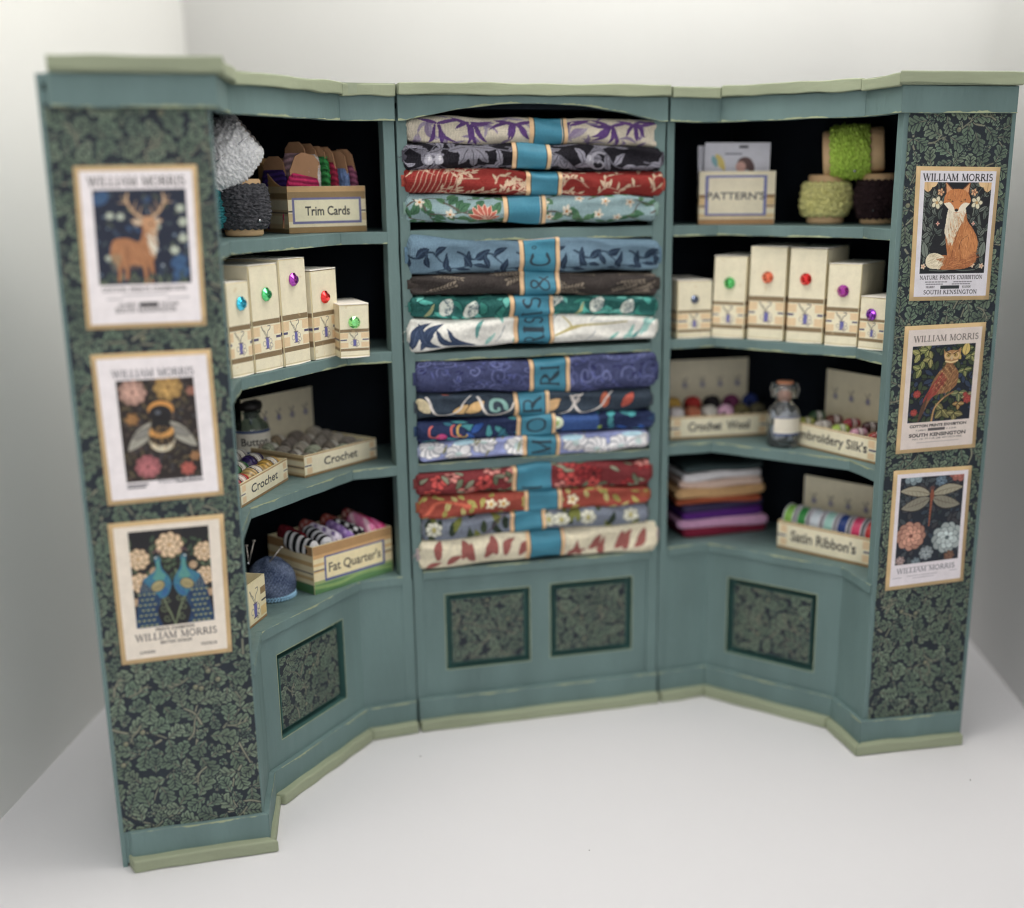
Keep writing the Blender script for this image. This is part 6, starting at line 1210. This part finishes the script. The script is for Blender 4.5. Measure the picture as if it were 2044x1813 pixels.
# ---------------------------------------------------------------- right unit
G = ZR3; Z3r = LV['right']['s3'][1]
T = tray('tray of wool balls labelled Crochet Wool beside the middle unit', G(165,737), G(905,750), G(165,565), Z3r, 1.9, 'Crochet  Wool', 2.35, 44, .3, 5, -.05, .62, bold=.012)
WB = [((206,160,52),'mustard'),((186,40,34),'red'),((40,34,38),'black'),((112,44,84),'plum'),((30,48,110),'navy'),((214,206,206),'white'),((186,104,70),'terracotta'),((196,190,180),'stone'),((220,168,196),'pale pink'),((102,92,52),'olive'),((90,84,60),'moss')]
for i, (c, nm) in enumerate(WB):
    fr = i >= 5; k = i-5 if fr else i; ball('wool_ball', f'{nm} wool ball, {"front" if fr else "back"} row of the Crochet Wool tray', 'wool ball', 'wool balls in a tray', T, T['w']*(k+.5)/(6 if fr else 5), .32 if fr else .85, T['h']+(.02 if fr else .25), .26, c, 1.0, .3*k, None, i)
T = tray("tray labelled Embroidery Silk's filled with bright skeins, beside the right stile", G(1058,772), G(1730,935), G(1062,595), Z3r, 1.6, "Embroidery Silk's", 2.3, 52, .0, 5, None, .8, bold=.012)
SK = [((190,196,60),'chartreuse'),((60,100,60),'bottle green'),((200,190,180),'ecru'),((120,60,44),'rust'),((170,200,40),'lime'),((176,28,56),'cherry'),((216,150,176),'rose'),((80,30,36),'dark maroon'),((176,62,52),'brick'),((60,52,120),'indigo')]
for i, (c, nm) in enumerate(SK):
    k, row = i//2, i % 2; ball('silk_skein', f"{nm} embroidery skein in the Embroidery Silk's tray", 'skein', 'embroidery skeins', T, T['w']*(k+.5)/5, .38+.5*row, T['h']*.92+.14*row, .17, c, 1.7, 1.3, ((216,210,206),None), i, shin=True)
X = on_z(*G(1050,745), Z3r); X = X+(CAMC-X)*np.array([1,1,0])*.03
root = thing('cork_jar', 'clear glass jar of white beads with a cork stopper', 'jar', (X[0],X[1]+.3,Z3r), 0, None)
m = MB(); R = .52; hJ = 1.55; m.lathe([(.0,0),(R*.9,0),(R,.06),(R,hJ*.7),(R*.9,hJ*.8),(R*.5,hJ*.92),(R*.5,hJ),(R*.85,hJ+.06),(R*.9,hJ+.3),(R*.8,hJ+.5),(R*.7,hJ+.5),(R*.46,hJ*.96),(R*.84,hJ*.78),(R*.93,hJ*.68),(R*.93,.1),(0,.08)], 40); m.build('glass', CLEAR, root, True)
m = MB(); m.lathe([(0,hJ*.92),(R*.4,hJ*.94),(R*.52,hJ+.5),(R*.5,hJ+.56),(0,hJ+.56)], 28); m.build('cork', mat('cork', rgb(176,120,92), .85, .3, 260, .6, 700), root, True)
m = MB()
for _ in range(150):
    a, d, z_ = rj.uniform(0,6.3), R*.82*math.sqrt(rj.random()), rj.uniform(.12,hJ*.7); m.lathe([(0,-.06),(.05,-.04),(.065,0),(.05,.04),(0,.06)], 8, c=(d*math.cos(a), d*math.sin(a), z_))
m.build('beads', mat('white_beads', rgb(206,210,220), .3, .1, 60, 0), root, True)
cv = Cv(1.3,.62,40,(216,208,190)); cv.rect(0,.55,1.3,.62,(60,80,130)); cv.rect(0,0,1.3,.06,(60,80,130)); cv.grain(3,4)
U, V = np.meshgrid(np.linspace(-1,1,cv.W), np.linspace(0,1,cv.H)); a = -math.pi/2+.2+U*(1.3/2/R); grid_obj('paper_label', np.stack([(R+.012)*np.cos(a),(R+.012)*np.sin(a),.42+V*.62],-1), cv.a, PRINT, root)
# folded felt stack on the counter
ZCr = LV['right']['c']
FE = [('crimson',(124,22,52),250,895,1480,1400),('pale pink',(206,150,190),235,905,1412,1318),('violet',(84,30,120),240,860,1345,1262),('dark slate',(56,48,80),225,870,1290,1222),('rust orange',(160,74,40),215,850,1262,1206),('camel',(196,152,98),195,875,1228,1130),('blush',(206,176,160),235,850,1140,1062),('white',(206,202,206),240,840,1066,986),('dark green grey',(50,64,66),260,850,990,925)]
pq = np.array([10.6,.9]); zc_ = ZCr
for i, (nm, c, xa, xb, yb_, yt_) in enumerate(FE):
    s0, z0 = plane_hit(*G(xa,1300), pq, 0); s1, _ = plane_hit(*G(xb,1300), pq, 0); th_ = (yb_-yt_)/2.5893/1.4677/(F/38.5)*.86; W_ = s1-s0; yaw = (.05,-.06,.04,.1,-.05,.03,-.04,.05,0)[i]
    root = thing('folded_felt', f'{nm} felt sheet folded in the stack on the right counter', 'felt', (pq[0]+(s0+s1)/2, pq[1]+.7, zc_), yaw, 'folded felts in a stack')
    nx, ny = 60, 26; xs, a = np.meshgrid(np.linspace(-.5,.5,nx), np.linspace(-1,1,ny)); ee = np.clip(1-np.abs(2*xs)**14, 0, 1)**.5; an = a*math.pi/2; hh = th_*.52
    Y = -.7-.12*np.abs(np.cos(an))**.6*ee+.02*np.sin(xs*9+i); Z = hh+hh*np.sign(an)*np.abs(np.sin(an))**.7*(.3+.7*ee)+.03*np.sin(xs*7+i*2)*(.2+.8*(i > 2))
    Gd = np.stack([xs*W_, Y, Z],-1); bk = Gd[[0,-1]].copy(); bk[:,:,1] = .8; Gd = np.concatenate([bk[:1],Gd,bk[1:]],0); grid_obj('felt', Gd, np.broadcast_to(np.array(c,float), Gd.shape).copy(), CLOTHP, root); zc_ += th_
# ribbon tray
T = tray("tray labelled Satin Ribbon's filled with ribbon rolls, on the right counter", G(975,1562), G(1692,1722), G(966,1352), ZCr, 1.5, "Satin Ribbon's", 2.2, 50, .0, 5, None, .68, bold=.012)
RB_ = [((130,190,60),'lime green'),((40,140,60),'emerald'),((196,206,216),'silver white'),((150,200,190),'mint'),((30,60,130),'navy blue'),((226,50,110),'hot pink'),((206,40,44),'scarlet')]
for i, (c, nm) in enumerate(RB_):
    x = T['w']*(i+.5)/7; root = thing('ribbon_roll', f"{nm} satin ribbon roll standing in the Satin Ribbon's tray", 'ribbon roll', tpos(T, x, .62, T['h']*.98+.02), T['r'], 'satin ribbon rolls'); rr = .42; hw = T['w']/14*.78; n = 44
    ph, t = np.meshgrid(np.linspace(0,2*math.pi,n,endpoint=False), np.linspace(-1,1,12)); xyz = np.stack([t*hw*.8, rr*np.cos(ph), rr*np.sin(ph)],-1); grid_obj('ribbon', xyz, np.broadcast_to(np.array(c,float), xyz.shape).copy(), GLOSSY, root, closed=True)
    for sx in (-1,1):
        m = MB(); V = []
        for a_, b_ in ((hw*.8,rr+.035),(hw*.96,rr+.035),(hw*.96,.1),(hw*.8,.1)): V += [(sx*a_, b_*math.cos(2*math.pi*k/n), b_*math.sin(2*math.pi*k/n)) for k in range(n)]
        m.add(V, [(i_*n+k, i_*n+(k+1)%n, ((i_+1)%4)*n+(k+1)%n, ((i_+1)%4)*n+k) for i_ in range(4) for k in range(n)]); m.build('reel_flange', mat('reel_plastic', rgb(206,204,210), .35, .03, 50, 0), root)

# a little lint on the sheet
m = MB(); rl = random.Random(12)
for _ in range(9):
    x, y = rl.uniform(-14, 22), rl.uniform(-22, -2); a = rl.uniform(0, 6.3); L_ = rl.choice((.03,.04,.05)); w_ = .012
    pts = [(x+math.cos(a+k*.25)*L_*k/3, y+math.sin(a+k*.25)*L_*k/3, .014+.004*k) for k in range(4)]; m.tube(pts, w_, 5)
tag(m.build('lint', mat('grey_lint', (.16,.15,.15), .9, .2, 100, 0)), 'scattered dark specks of lint on the white sheet', 'lint', None, 'stuff')
